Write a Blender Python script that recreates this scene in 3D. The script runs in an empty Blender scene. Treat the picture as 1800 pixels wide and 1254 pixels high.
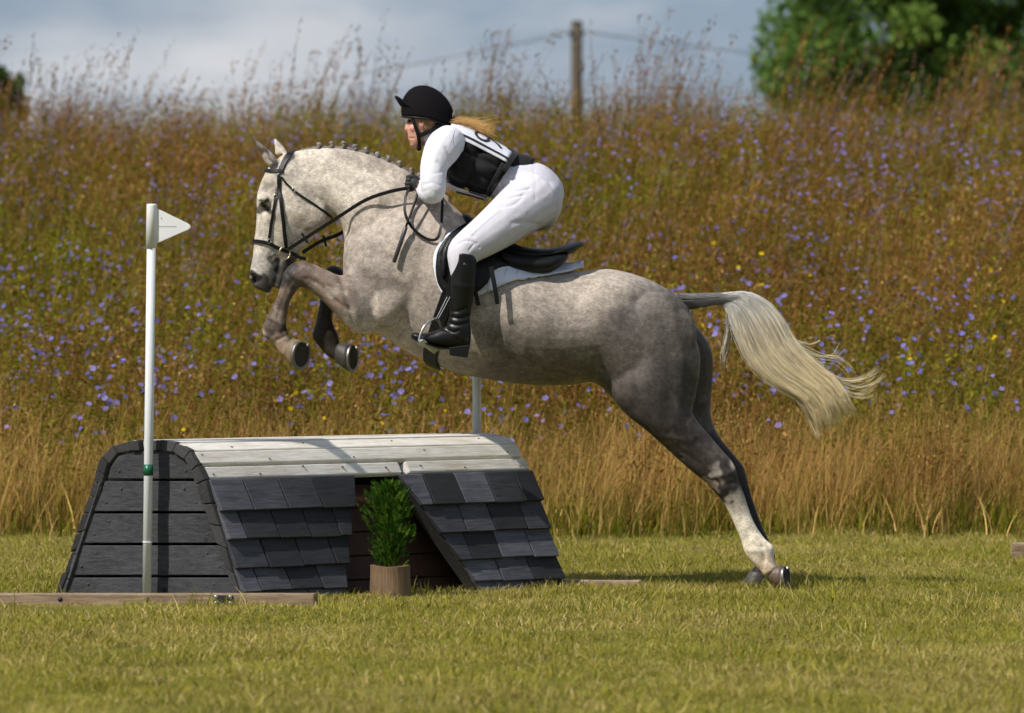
import bpy, bmesh, math, random
import numpy as np
from mathutils import Vector, Matrix
from mathutils.bvhtree import BVHTree
from mathutils.geometry import delaunay_2d_cdt

random.seed(7)
rng = np.random.default_rng(11)
scene = bpy.context.scene
COL = scene.collection

# ------------------------------------------------------------------ camera
D0, SC, EYE, HOR = 30.0, 370.0, 1.473, 490.0     # metres to the horse, photo px per metre there, eye height, horizon row
cam_d = bpy.data.cameras.new('camera')
cam = bpy.data.objects.new('camera', cam_d); COL.objects.link(cam)
cam.location = (0, -D0, EYE)
F_PX = D0 * SC
cam_d.sensor_width = 36.0
cam_d.lens = 36.0 * F_PX / 1800.0
cam.rotation_euler = (math.radians(90) - math.atan((627 - HOR) / F_PX), 0, 0)
cam_d.clip_start = 0.5; cam_d.clip_end = 6000
cam_d.dof.use_dof = True
cam_d.dof.focus_distance = D0 - 0.2
cam_d.dof.aperture_fstop = 4.6
scene.camera = cam

# ------------------------------------------------------------------ sky and sun
SUN_TO = Vector((-0.62, -0.50, 0.88)).normalized()
sun_el = math.asin(SUN_TO.z)
world = bpy.data.worlds.new('World'); scene.world = world; world.use_nodes = True
wt = world.node_tree; wt.nodes.clear()
def wn(t, **k):
    n = wt.nodes.new(t)
    for a, b in k.items(): setattr(n, a, b)
    return n
sky = wn('ShaderNodeTexSky', sky_type='NISHITA', sun_disc=False)
sky.sun_elevation = sun_el
sky.sun_rotation = math.atan2(SUN_TO.x, SUN_TO.y)
sky.air_density = 1.0; sky.dust_density = 0.6; sky.ozone_density = 2.0
tc = wn('ShaderNodeTexCoord')
mp = wn('ShaderNodeMapping'); mp.inputs['Scale'].default_value = (11, 11, 30); mp.inputs['Location'].default_value = (2.1, 0.4, 2.2)
nz = wn('ShaderNodeTexNoise'); nz.inputs['Scale'].default_value = 1.0; nz.inputs['Detail'].default_value = 6; nz.inputs['Roughness'].default_value = 0.5
rp = wn('ShaderNodeValToRGB'); rp.color_ramp.elements[0].position = 0.46; rp.color_ramp.elements[1].position = 0.68
mx = wn('ShaderNodeMix', data_type='RGBA')
mx2 = wn('ShaderNodeMix', data_type='RGBA')
bg = wn('ShaderNodeBackground'); bg.inputs['Strength'].default_value = 0.075
wo = wn('ShaderNodeOutputWorld')
wt.links.new(tc.outputs['Generated'], mp.inputs['Vector']); wt.links.new(mp.outputs[0], nz.inputs['Vector'])
wt.links.new(nz.outputs['Fac'], rp.inputs['Fac'])
# a thin grey cloud veil over the whole sky, thicker cloud where the noise is high
mx2.inputs[0].default_value = 0.68
wt.links.new(sky.outputs[0], mx2.inputs[6]); mx2.inputs[7].default_value = (3.2, 4.4, 6.6, 1)
wt.links.new(rp.outputs[0], mx.inputs[0])
wt.links.new(mx2.outputs[2], mx.inputs[6]); mx.inputs[7].default_value = (9.4, 9.5, 9.8, 1)
wt.links.new(mx.outputs[2], bg.inputs['Color']); wt.links.new(bg.outputs[0], wo.inputs[0])

sun_d = bpy.data.lights.new('sun', 'SUN'); sun_d.energy = 5.0; sun_d.angle = math.radians(0.53); sun_d.color = (1.0, 0.95, 0.87)
sun = bpy.data.objects.new('sun', sun_d); COL.objects.link(sun)
sun.rotation_euler = SUN_TO.to_track_quat('Z', 'Y').to_euler()
sun.location = (-8, -6, 14)

vs = scene.view_settings
vs.view_transform = 'Standard'; vs.look = 'None'; vs.exposure = 0.0; vs.gamma = 1.0; vs.use_curve_mapping = False
scene.render.engine = 'CYCLES'
scene.cycles.use_denoising = True
scene.cycles.max_bounces = 5
scene.cycles.diffuse_bounces = 2
scene.cycles.use_adaptive_sampling = True
scene.cycles.adaptive_threshold = 0.05
scene.cycles.adaptive_min_samples = 16
scene.cycles.transparent_max_bounces = 6

# ------------------------------------------------------------------ helpers
def W(px, py, Y=0.0):
    """a place in the scene, from its column and row at distance D0+Y"""
    s = (D0 + Y) / (SC * D0)
    return Vector(((px - 900) * s, Y, EYE + (HOR - py) * s))

def tag(o, label=None, cat=None, group=None, kind=None):
    if label: o['label'] = label
    if cat: o['category'] = cat
    if group: o['group'] = group
    if kind: o['kind'] = kind
    return o

def link(name, me, mat=None, parent=None, smooth=False):
    o = bpy.data.objects.new(name, me); COL.objects.link(o)
    if mat is not None and len(me.materials) == 0: me.materials.append(mat)
    if parent is not None: o.parent = parent
    if smooth: me.shade_smooth()
    return o

def empty(name, loc=(0, 0, 0)):
    o = bpy.data.objects.new(name, None); COL.objects.link(o); o.location = loc
    o.empty_display_size = 0.1
    return o

class MB:
    def __init__(s): s.v = []; s.f = []; s.c = []
    def add(s, v, f, c=None):
        b = len(s.v); s.v += [tuple(p) for p in v]; s.f += [tuple(i + b for i in q) for q in f]
        if c is not None: s.c += [tuple(c)] * len(v) if not hasattr(c[0], '__len__') else [tuple(k) for k in c]
        return s
    def mesh(s, name):
        me = bpy.data.meshes.new(name); me.from_pydata(s.v, [], s.f)
        if s.c:
            a = me.color_attributes.new('Col', 'FLOAT_COLOR', 'POINT')
            arr = np.ones((len(s.v), 4), np.float32); arr[:, :3] = np.array(s.c)[:, :3]
            a.data.foreach_set('color', arr.ravel())
        me.update(); return me
    def build(s, name, mat=None, parent=None, smooth=False):
        return link(name, s.mesh(name), mat, parent, smooth)

def fix_normals(me):
    bm = bmesh.new(); bm.from_mesh(me); bmesh.ops.recalc_face_normals(bm, faces=bm.faces); bm.to_mesh(me); bm.free()

def bevel_mesh(me, w, seg=2):
    bm = bmesh.new(); bm.from_mesh(me)
    bmesh.ops.recalc_face_normals(bm, faces=bm.faces)
    bmesh.ops.bevel(bm, geom=bm.edges[:], offset=w, segments=seg, affect='EDGES', profile=0.5)
    bm.to_mesh(me); bm.free(); me.update()
    return me

BOXF = [(0,1,2,3),(7,6,5,4),(0,4,5,1),(1,5,6,2),(2,6,7,3),(3,7,4,0)]
def hexa(name, p, mat, parent=None, bevel=0.0, seg=2):
    """a solid from 8 corners (4 of one face, 4 of the opposite one)"""
    me = MB().add(p, BOXF).mesh(name); fix_normals(me)
    if bevel: bevel_mesh(me, bevel, seg)
    return link(name, me, mat, parent)

def catmull(P, m):
    P = np.array(P, float); n = len(P); out = []
    for i in range(n - 1):
        p0 = P[max(i - 1, 0)]; p1 = P[i]; p2 = P[i + 1]; p3 = P[min(i + 2, n - 1)]
        for k in range(m):
            t = k / m
            out.append(0.5 * ((2 * p1) + (-p0 + p2) * t + (2 * p0 - 5 * p1 + 4 * p2 - p3) * t * t + (-p0 + 3 * p1 - 3 * p2 + p3) * t ** 3))
    out.append(P[-1]); return np.array(out)

def ring_faces(m, n, caps=True, closed=True):
    f = []
    for i in range(m - 1):
        for j in range(n if closed else n - 1):
            a = i * n + j; b = i * n + (j + 1) % n
            f.append((a, b, b + n, a + n))
    if caps:
        f.append(tuple(range(n - 1, -1, -1))); f.append(tuple(range((m - 1) * n, m * n)))
    return f

def loft_pts(st, n=28, sub=4):
    """stations (ax, ay, bx, by, half_width, y_centre, egg): rings through photo points a and b, half_width deep"""
    st = [tuple(s) + (0.0,) * (7 - len(s)) for s in st]
    S = catmull(st, sub) if sub > 1 else np.array(st, float)
    t = np.arange(n) / n * 2 * math.pi
    rings = []
    for ax, ay, bx, by, hw, yc, egg in S:
        a = np.array(W(ax, ay, yc)); b = np.array(W(bx, by, yc))
        c = (a + b) / 2; h = (a - b) / 2
        r = c[None] + np.cos(t)[:, None] * h[None]
        r[:, 1] += hw * np.sin(t) * (1 - egg * np.cos(t))
        rings.append(r)
    return np.array(rings)

def loft(st, n=28, sub=4):
    R = loft_pts(st, n, sub); m = len(R)
    return R.reshape(-1, 3), ring_faces(m, n)

def tube_pts(P, R, n=10, sub=1):
    P = np.array([tuple(p) for p in P], float); R = np.array(R, float)
    if sub > 1:
        Q = catmull(np.concatenate([P, R[:, None]], 1), sub); P, R = Q[:, :3], Q[:, 3]
    T = np.gradient(P, axis=0); T /= np.linalg.norm(T, axis=1)[:, None] + 1e-12
    u = np.cross(T[0], [0, 1, 0.01]);
    if np.linalg.norm(u) < 0.1: u = np.cross(T[0], [1, 0, 0])
    u /= np.linalg.norm(u); rings = []; t = np.arange(n) / n * 2 * math.pi
    for i in range(len(P)):
        u = u - T[i] * np.dot(u, T[i]); u /= np.linalg.norm(u); w = np.cross(T[i], u)
        rings.append(P[i] + R[i] * (np.cos(t)[:, None] * u + np.sin(t)[:, None] * w))
    return np.array(rings)

def tube(P, R, n=10, sub=1):
    if not hasattr(R, '__len__'): R = [R] * len(P)
    q = tube_pts(P, R, n, sub)
    return q.reshape(-1, 3), ring_faces(len(q), n)

def ellipsoid(c, r, rot=None, n=16, m=10):
    v = []
    M = rot or Matrix.Identity(3)
    for i in range(m + 1):
        a = math.pi * (i + 0.02) / (m + 0.04)
        for j in range(n):
            b = 2 * math.pi * j / n
            p = Vector((r[0] * math.sin(a) * math.cos(b), r[1] * math.sin(a) * math.sin(b), r[2] * math.cos(a)))
            v.append(Vector(c) + M @ p)
    return v, ring_faces(m + 1, n)

def ry(deg): return Matrix.Rotation(math.radians(deg), 3, 'Y')
def rz(deg): return Matrix.Rotation(math.radians(deg), 3, 'Z')

def remesh(mb, voxel, smooth_it, factor=0.5):
    me = mb.mesh('tmp'); fix_normals(me)
    o = bpy.data.objects.new('tmp', me); COL.objects.link(o)
    m = o.modifiers.new('r', 'REMESH'); m.mode = 'VOXEL'; m.voxel_size = voxel; m.adaptivity = 0
    s = o.modifiers.new('s', 'SMOOTH'); s.factor = factor; s.iterations = smooth_it
    dg = bpy.context.evaluated_depsgraph_get()
    out = bpy.data.meshes.new_from_object(o.evaluated_get(dg))
    bpy.data.objects.remove(o); bpy.data.meshes.remove(me)
    return out

def mesh_arrays(me):
    n = len(me.vertices); v = np.empty(n * 3, np.float32); me.vertices.foreach_get('co', v)
    nn = np.empty(n * 3, np.float32); me.vertices.foreach_get('normal', nn)
    return v.reshape(-1, 3).astype(float), nn.reshape(-1, 3).astype(float)

def to_px(v):
    s = SC * D0 / (D0 + v[:, 1])
    return np.stack([v[:, 0] * s + 900, HOR - (v[:, 2] - EYE) * s], 1)

def seg_dist(p, line):
    """distance of 2-D points from a polyline"""
    d = np.full(len(p), 1e9)
    L = np.array(line, float)
    for a, b in zip(L[:-1], L[1:]):
        ab = b - a; t = np.clip(((p - a) @ ab) / (ab @ ab + 1e-9), 0, 1)
        d = np.minimum(d, np.linalg.norm(p - (a + t[:, None] * ab), axis=1))
    return d

def sculpt(me, strokes):
    """push the surface along its normals under strokes: (polyline, width, height, side)"""
    v, nn = mesh_arrays(me); p = to_px(v); off = np.zeros(len(v))
    for line, w, h, side in strokes:
        k = np.exp(-(seg_dist(p, catmull(line, 5)) / w) ** 2) * h
        k *= np.clip(np.abs(nn[:, 1]) * 2.0 - 0.1, 0, 1)
        if side == 'near': k = k * (v[:, 1] < 0)
        elif side == 'far': k = k * (v[:, 1] > 0)
        elif side == 'deepnear': k = k * (v[:, 1] < -0.06)
        off += k
    v = v + nn * off[:, None]
    me.vertices.foreach_set('co', v.astype(np.float32).ravel()); me.update()

def set_colors(me, c):
    a = me.color_attributes.get('Col') or me.color_attributes.new('Col', 'FLOAT_COLOR', 'POINT')
    arr = np.ones((len(me.vertices), 4), np.float32); arr[:, :3] = c
    a.data.foreach_set('color', arr.ravel())

# ------------------------------------------------------------------ materials
def mat(name):
    m = bpy.data.materials.new(name); m.use_nodes = True
    return m, m.node_tree, m.node_tree.nodes['Principled BSDF']

def N(t, kind, **inp):
    n = t.nodes.new(kind)
    for k, v in inp.items():
        if k in n.inputs: n.inputs[k].default_value = v
        else: setattr(n, k, v)
    return n

def simple(name, col, rough=0.6, var=0.15, scale=25.0, bump=0.0, bscale=80.0, bdist=0.01, metal=0.0, spec=0.5, stretch=None, sheen=0.0, coat=0.0):
    """plain colour broken up by noise, with a fine relief"""
    m, t, p = mat(name)
    tcn = N(t, 'ShaderNodeTexCoord')
    vec = tcn.outputs['Object']
    if stretch:
        mpn = N(t, 'ShaderNodeMapping'); mpn.inputs['Scale'].default_value = stretch
        t.links.new(vec, mpn.inputs['Vector']); vec = mpn.outputs[0]
    nz = N(t, 'ShaderNodeTexNoise', Scale=scale, Detail=5.0, Roughness=0.6); t.links.new(vec, nz.inputs['Vector'])
    r = N(t, 'ShaderNodeValToRGB')
    r.color_ramp.elements[0].position = 0.3; r.color_ramp.elements[1].position = 0.7
    r.color_ramp.elements[0].color = tuple(c * (1 - var) for c in col) + (1,)
    r.color_ramp.elements[1].color = tuple(min(1, c * (1 + var)) for c in col) + (1,)
    t.links.new(nz.outputs['Fac'], r.inputs['Fac']); t.links.new(r.outputs[0], p.inputs['Base Color'])
    p.inputs['Roughness'].default_value = rough; p.inputs['Metallic'].default_value = metal
    p.inputs['Specular IOR Level'].default_value = spec
    if sheen: p.inputs['Sheen Weight'].default_value = sheen
    if coat: p.inputs['Coat Weight'].default_value = coat
    if bump:
        n2 = N(t, 'ShaderNodeTexNoise', Scale=bscale, Detail=4.0); t.links.new(vec, n2.inputs['Vector'])
        b = N(t, 'ShaderNodeBump', Strength=bump, Distance=bdist); t.links.new(n2.outputs['Fac'], b.inputs['Height'])
        t.links.new(b.outputs[0], p.inputs['Normal'])
    return m

def plant_mat(name, trans=0.35, var=0.35):
    """vertex colour, varied from plant to plant, with light passing through"""
    m, t, p = mat(name)
    at = N(t, 'ShaderNodeAttribute', attribute_name='Col')
    oi = N(t, 'ShaderNodeObjectInfo')
    hs = N(t, 'ShaderNodeHueSaturation')
    mr = N(t, 'ShaderNodeMapRange'); mr.inputs['To Min'].default_value = 1 - var; mr.inputs['To Max'].default_value = 1 + var
    t.links.new(oi.outputs['Random'], mr.inputs['Value']); t.links.new(mr.outputs[0], hs.inputs['Value'])
    t.links.new(at.outputs['Color'], hs.inputs['Color'])
    t.links.new(hs.outputs[0], p.inputs['Base Color'])
    p.inputs['Roughness'].default_value = 0.8; p.inputs['Specular IOR Level'].default_value = 0.04
    tr = N(t, 'ShaderNodeBsdfTranslucent'); t.links.new(hs.outputs[0], tr.inputs['Color'])
    ms = N(t, 'ShaderNodeMixShader'); ms.inputs[0].default_value = trans
    out = t.nodes['Material Output']
    t.links.new(p.outputs[0], ms.inputs[1]); t.links.new(tr.outputs[0], ms.inputs[2]); t.links.new(ms.outputs[0], out.inputs['Surface'])
    return m

def wood(name, col, dark, scale=6.0, rough=0.75, axis=0, bump=0.35, knots=True, spread=(0.8, 1.2), pw=1.0, rot=0.0):
    m, t, p = mat(name)
    tcn = N(t, 'ShaderNodeTexCoord'); oi = N(t, 'ShaderNodeObjectInfo')
    add = N(t, 'ShaderNodeVectorMath', operation='ADD')
    mul = N(t, 'ShaderNodeVectorMath', operation='SCALE'); 
    t.links.new(oi.outputs['Random'], mul.inputs[3]); mul.inputs[0].default_value = (37.0, 19.0, 53.0)
    t.links.new(tcn.outputs['Object'], add.inputs[0]); t.links.new(mul.outputs[0], add.inputs[1])
    mpn = N(t, 'ShaderNodeMapping'); s = [14.0, 14.0, 14.0]; s[axis] = 1.2
    mpn.vector_type = 'TEXTURE'; mpn.inputs['Scale'].default_value = [1 / q for q in s]; mpn.inputs['Rotation'].default_value = (0, 0, rot)
    t.links.new(add.outputs[0], mpn.inputs['Vector'])
    nz = N(t, 'ShaderNodeTexNoise', Scale=scale, Detail=8.0, Roughness=0.65, Distortion=0.6); t.links.new(mpn.outputs[0], nz.inputs['Vector'])
    n2 = N(t, 'ShaderNodeTexNoise', Scale=4.0, Detail=3.0); t.links.new(add.outputs[0], n2.inputs['Vector'])
    mixf = N(t, 'ShaderNodeMath', operation='MULTIPLY_ADD'); t.links.new(n2.outputs['Fac'], mixf.inputs[0]); mixf.inputs[1].default_value = 0.5
    t.links.new(nz.outputs['Fac'], mixf.inputs[2])
    r = N(t, 'ShaderNodeValToRGB'); r.color_ramp.elements[0].position = 0.55; r.color_ramp.elements[1].position = 0.90
    r.color_ramp.elements[0].color = tuple(dark) + (1,); r.color_ramp.elements[1].color = tuple(col) + (1,)
    t.links.new(mixf.outputs[0], r.inputs['Fac'])
    last = r.outputs[0]
    if knots:
        vo = N(t, 'ShaderNodeTexVoronoi', Scale=5.5); t.links.new(add.outputs[0], vo.inputs['Vector'])
        kr = N(t, 'ShaderNodeValToRGB'); kr.color_ramp.elements[0].position = 0.03; kr.color_ramp.elements[1].position = 0.09
        t.links.new(vo.outputs['Distance'], kr.inputs['Fac'])
        km = N(t, 'ShaderNodeMix', data_type='RGBA'); t.links.new(kr.outputs[0], km.inputs[0])
        km.inputs[6].default_value = tuple(c * 0.45 for c in dark) + (1,); t.links.new(last, km.inputs[7]); last = km.outputs[2]
    vr = N(t, 'ShaderNodeMapRange'); vr.inputs['To Min'].default_value = spread[0]; vr.inputs['To Max'].default_value = spread[1]
    pwn = N(t, 'ShaderNodeMath', operation='POWER'); pwn.inputs[1].default_value = pw
    t.links.new(oi.outputs['Random'], pwn.inputs[0]); t.links.new(pwn.outputs[0], vr.inputs['Value'])
    hs = N(t, 'ShaderNodeHueSaturation'); t.links.new(last, hs.inputs['Color']); t.links.new(vr.outputs[0], hs.inputs['Value'])
    t.links.new(hs.outputs[0], p.inputs['Base Color'])
    b = N(t, 'ShaderNodeBump', Strength=bump, Distance=0.006); t.links.new(nz.outputs['Fac'], b.inputs['Height'])
    t.links.new(b.outputs[0], p.inputs['Normal']); p.inputs['Roughness'].default_value = rough
    return m

M = {}
M['black_board'] = wood('black_stained_board', (0.058, 0.059, 0.066), (0.018, 0.018, 0.020), axis=0, rough=0.85, spread=(.85, 1.15), bump=.6)
M['black_end'] = wood('black_stained_end', (0.050, 0.048, 0.048), (0.022, 0.021, 0.021), axis=1)
M['shingle'] = wood('black_stained_shingle', (0.032, 0.033, 0.040), (0.011, 0.011, 0.013), axis=0, rough=0.75, spread=(0.6, 4.0), pw=2.6, rot=math.atan2(1.35, 1.48))
M['white_plank'] = wood('white_painted_plank', (0.74, 0.71, 0.655), (0.50, 0.45, 0.37), axis=0, rot=math.atan2(1.35, 1.48), bump=0.3, rough=0.55)
M['brown_board'] = wood('brown_board', (0.055, 0.020, 0.009), (0.030, 0.011, 0.005), axis=0)
M['timber'] = wood('weathered_timber', (0.40, 0.29, 0.18), (0.15, 0.095, 0.055), axis=0)
M['log'] = wood('log_pot', (0.24, 0.15, 0.075), (0.12, 0.070, 0.035), axis=2)
M['metal_dark'] = simple('dark_metal', (0.05, 0.05, 0.055), 0.5, metal=0.6)
M['steel'] = simple('steel', (0.62, 0.61, 0.58), 0.28, metal=1.0, var=0.08)
M['pole'] = simple('white_plastic', (0.70, 0.72, 0.73), 0.45, var=0.05, scale=9)
M['flag_white'] = simple('flag_white', (0.78, 0.78, 0.77), 0.5, var=0.04, scale=12)
M['flag_red'] = simple('flag_red', (0.55, 0.03, 0.03), 0.5, var=0.06)
M['tape'] = simple('green_tape', (0.005, 0.10, 0.045), 0.35, var=0.1)
M['ink'] = simple('ink', (0.02, 0.02, 0.022), 0.6)
M['faint_ink'] = simple('faint_ink', (0.52, 0.50, 0.48), 0.6)
M['nail'] = simple('nail', (0.06, 0.045, 0.035), 0.6)
M['leather'] = simple('black_leather', (0.004, 0.004, 0.0045), 0.45, spec=.3, var=0.2, bump=0.15, bscale=160)
M['boot'] = simple('boot_leather', (0.004, 0.004, 0.0045), 0.36, spec=.38, var=0.15, bump=0.12, bscale=70)
M['vest'] = simple('vest_fabric', (0.010, 0.010, 0.011), 0.75, spec=.2, var=0.2, bump=0.3, bscale=300, sheen=0.05)
M['helmet'] = simple('helmet_velvet', (0.005, 0.004, 0.005), 0.85, spec=.12, var=0.1, sheen=0.0)
M['white_cloth'] = simple('white_cloth', (0.68, 0.68, 0.74), 0.85, var=0.04, bump=0.30, bscale=16, bdist=.02)
M['breeches'] = simple('white_breeches', (0.60, 0.58, 0.64), 0.8, var=0.04, bump=0.28, bscale=13, bdist=.02)
M['pad'] = simple('white_saddle_pad', (0.70, 0.73, 0.82), 0.9, var=0.05, bump=0.3, bscale=120)
M['hoof'] = simple('hoof_horn', (0.17, 0.125, 0.08), 0.55, var=0.35, scale=30, bump=0.3, bscale=60)
M['sole'] = simple('hoof_sole', (0.03, 0.024, 0.018), 0.9)
M['eye'] = simple('eye_dark', (0.008, 0.006, 0.005), 0.12)
plantm = plant_mat('plants', .3, .45)
lawnm = plant_mat('lawn_blades', 0.25, 0.22)
leafm = plant_mat('tree_leaves', 0.3, 0.0)

def vcol_mat(name, rough=0.6, mottle=0.0, mscale=14.0, fine=0.0, fscale=220.0, bump=0.0, spec=0.3, sheen=0.0, sss=0.0):
    m, t, p = mat(name)
    at = N(t, 'ShaderNodeAttribute', attribute_name='Col'); last = at.outputs['Color']
    tcn = N(t, 'ShaderNodeTexCoord')
    def modulate(last, scale, amt, detail, dist=0.0, pos=(0.35, 0.65), stretch=None):
        nz = N(t, 'ShaderNodeTexNoise', Scale=scale, Detail=detail, Roughness=0.6, Distortion=dist)
        if stretch:
            q = N(t, 'ShaderNodeMapping'); q.inputs['Scale'].default_value = stretch; q.inputs['Rotation'].default_value = (0, 0.5, 0)
            t.links.new(tcn.outputs['Object'], q.inputs['Vector']); t.links.new(q.outputs[0], nz.inputs['Vector'])
        else: t.links.new(tcn.outputs['Object'], nz.inputs['Vector'])
        r = N(t, 'ShaderNodeMapRange'); r.inputs['From Min'].default_value = pos[0]; r.inputs['From Max'].default_value = pos[1]
        r.inputs['To Min'].default_value = 1 - amt; r.inputs['To Max'].default_value = 1 + amt
        t.links.new(nz.outputs['Fac'], r.inputs['Value'])
        v = N(t, 'ShaderNodeVectorMath', operation='SCALE'); t.links.new(last, v.inputs[0]); t.links.new(r.outputs[0], v.inputs[3])
        return v.outputs[0], nz
    if mottle:
        last, _ = modulate(last, mscale, mottle, 5.0, 0.4)
        last, _ = modulate(last, mscale * 3.6, mottle * 0.95, 4.0, 0.3, (.38, .62))
    if fine:
        last, nzf = modulate(last, fscale, fine, 3.0, 0.0, (0.3, 0.7), (0.35, 1, 1))
        if bump:
            b = N(t, 'ShaderNodeBump', Strength=bump, Distance=0.004); t.links.new(nzf.outputs['Fac'], b.inputs['Height'])
            t.links.new(b.outputs[0], p.inputs['Normal'])
    t.links.new(last, p.inputs['Base Color'])
    p.inputs['Roughness'].default_value = rough; p.inputs['Specular IOR Level'].default_value = spec
    if sheen: p.inputs['Sheen Weight'].default_value = sheen
    if sss:
        p.inputs['Subsurface Weight'].default_value = sss; p.inputs['Subsurface Radius'].default_value = (0.012, 0.005, 0.003); p.inputs['Subsurface Scale'].default_value = 1.0
    return m
M['iron'] = simple('worn_iron', (0.26, 0.25, 0.25), 0.5, metal=1.0, var=0.25)
M['coat'] = vcol_mat('grey_horse_coat', 0.55, 0.19, 11.0, 0.26, 190.0, 0.28, 0.22, 0.0)
M['skin'] = vcol_mat('skin', 0.5, 0.05, 20.0, 0.0, sss=0.15)
M['hair'] = vcol_mat('hair', 0.45, 0.0, spec=0.4)
M['tail'] = plant_mat('tail_hair', 0.35, 0.0)

# ================================================================== setting: ground
def ground_z(x, y):
    y = np.asarray(y, float); x = np.asarray(x, float)
    t = np.clip((y - 5.6) / 20.0, 0, 1)
    z = 2.23 * (t * t * (3 - 2 * t) * 0.45 + t * 0.55)
    z = z + 0.10 * t * np.sin(x * 0.55 + 0.8) + 0.10 * t * np.sin(x * 0.23 + y * 0.15)
    z = np.where(y > 28, z * np.clip(1 - (y - 28) / 40.0, 0, 1), z)
    return z

xs = np.concatenate([[-3000, -400, -120, -50, -25], np.arange(-14, 14.1, 0.5), [25, 50, 120, 400, 3000]])
ys = np.concatenate([[-3000, -400, -100, -40], np.arange(-24, 40, 0.5), [45, 50, 56, 62, 68, 75, 90, 120, 200, 500, 3000]])
gx, gy = np.meshgrid(xs, ys)
gz = ground_z(gx, gy)
near = (np.abs(gx) < 16) & (gy > -25) & (gy < 40)
gz = gz + near * rng.normal(0, 0.004, gx.shape)
gv = np.stack([gx, gy, gz], -1).reshape(-1, 3)
nx = len(xs)
gf = [(r * nx + c, r * nx + c + 1, (r + 1) * nx + c + 1, (r + 1) * nx + c) for r in range(len(ys) - 1) for c in range(nx - 1)]
gm = MB().add(gv, gf).mesh('ground')
m, t, p = mat('soil_and_thatch')
tcn = N(t, 'ShaderNodeTexCoord'); nz = N(t, 'ShaderNodeTexNoise', Scale=1.6, Detail=8.0, Roughness=0.7); t.links.new(tcn.outputs['Object'], nz.inputs['Vector'])
r = N(t, 'ShaderNodeValToRGB'); r.color_ramp.elements[0].position = 0.3; r.color_ramp.elements[1].position = 0.7
r.color_ramp.elements[0].color = (0.085, 0.09, 0.016, 1); r.color_ramp.elements[1].color = (0.20, 0.175, 0.045, 1)
t.links.new(nz.outputs['Fac'], r.inputs['Fac'])
sx = N(t, 'ShaderNodeSeparateXYZ'); t.links.new(tcn.outputs['Object'], sx.inputs[0])          # the unmown bank is browner soil and litter
mrb = N(t, 'ShaderNodeMapRange'); mrb.inputs['From Min'].default_value = 5.6; mrb.inputs['From Max'].default_value = 6.6; t.links.new(sx.outputs['Y'], mrb.inputs['Value'])
r2b = N(t, 'ShaderNodeValToRGB'); r2b.color_ramp.elements[0].position = 0.3; r2b.color_ramp.elements[1].position = 0.7
r2b.color_ramp.elements[0].color = (0.075, 0.068, 0.012, 1); r2b.color_ramp.elements[1].color = (0.16, 0.09, 0.028, 1); t.links.new(nz.outputs['Fac'], r2b.inputs['Fac'])
mxb = N(t, 'ShaderNodeMix', data_type='RGBA'); t.links.new(mrb.outputs[0], mxb.inputs[0]); t.links.new(r.outputs[0], mxb.inputs[6]); t.links.new(r2b.outputs[0], mxb.inputs[7])
t.links.new(mxb.outputs[2], p.inputs['Base Color']); p.inputs['Roughness'].default_value = 1.0; p.inputs['Specular IOR Level'].default_value = 0.0
ground = link('ground', gm, m, smooth=True); tag(ground, kind='structure')

# ------------------------------------------------------------------ plants: shared builders
def ribbon(mb, base, az, h, lean, w, c0, c1, segs=4, pw=1.7, face=None):
    """a stem or blade: a thin bent strip"""
    d = np.array([math.cos(az), math.sin(az), 0.0]); base = np.array(base, float)
    fa = random.uniform(0, math.pi) if face is None else face
    s = np.array([math.cos(fa), math.sin(fa), 0.0])
    v = []; c = []; tip = None
    for i in range(segs + 1):
        q = i / segs
        p_ = base + d * lean * h * q ** pw + np.array([0, 0, h * (q - 0.25 * lean * lean * q * q)])
        ww = w * (1 - 0.85 * q) * 0.5
        v += [p_ - s * ww, p_ + s * ww]; col = [a + (b - a) * q for a, b in zip(c0, c1)]; c += [col, col]; tip = p_
    f = [(2 * i, 2 * i + 1, 2 * i + 3, 2 * i + 2) for i in range(segs)]
    mb.add(v, f, c); return tip

def point_on(base, az, h, lean, q, pw=1.7):
    d = np.array([math.cos(az), math.sin(az), 0.0])
    return np.array(base, float) + d * lean * h * q ** pw + np.array([0, 0, h * (q - 0.25 * lean * lean * q * q)])

def leaf(mb, p, size, col, asp=0.4, up=None):
    n = rng.normal(size=3); n /= np.linalg.norm(n)
    a = np.cross(n, rng.normal(size=3)); a /= np.linalg.norm(a); b = np.cross(n, a)
    if up is not None: a = a * 0.5 + np.array(up); a /= np.linalg.norm(a)
    p = np.array(p, float); a = a * size; b = b * size * asp
    mb.add([p, p + a * 0.5 + b * 0.5, p + a, p + a * 0.5 - b * 0.5], [(0, 1, 2, 3)], col)

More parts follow.
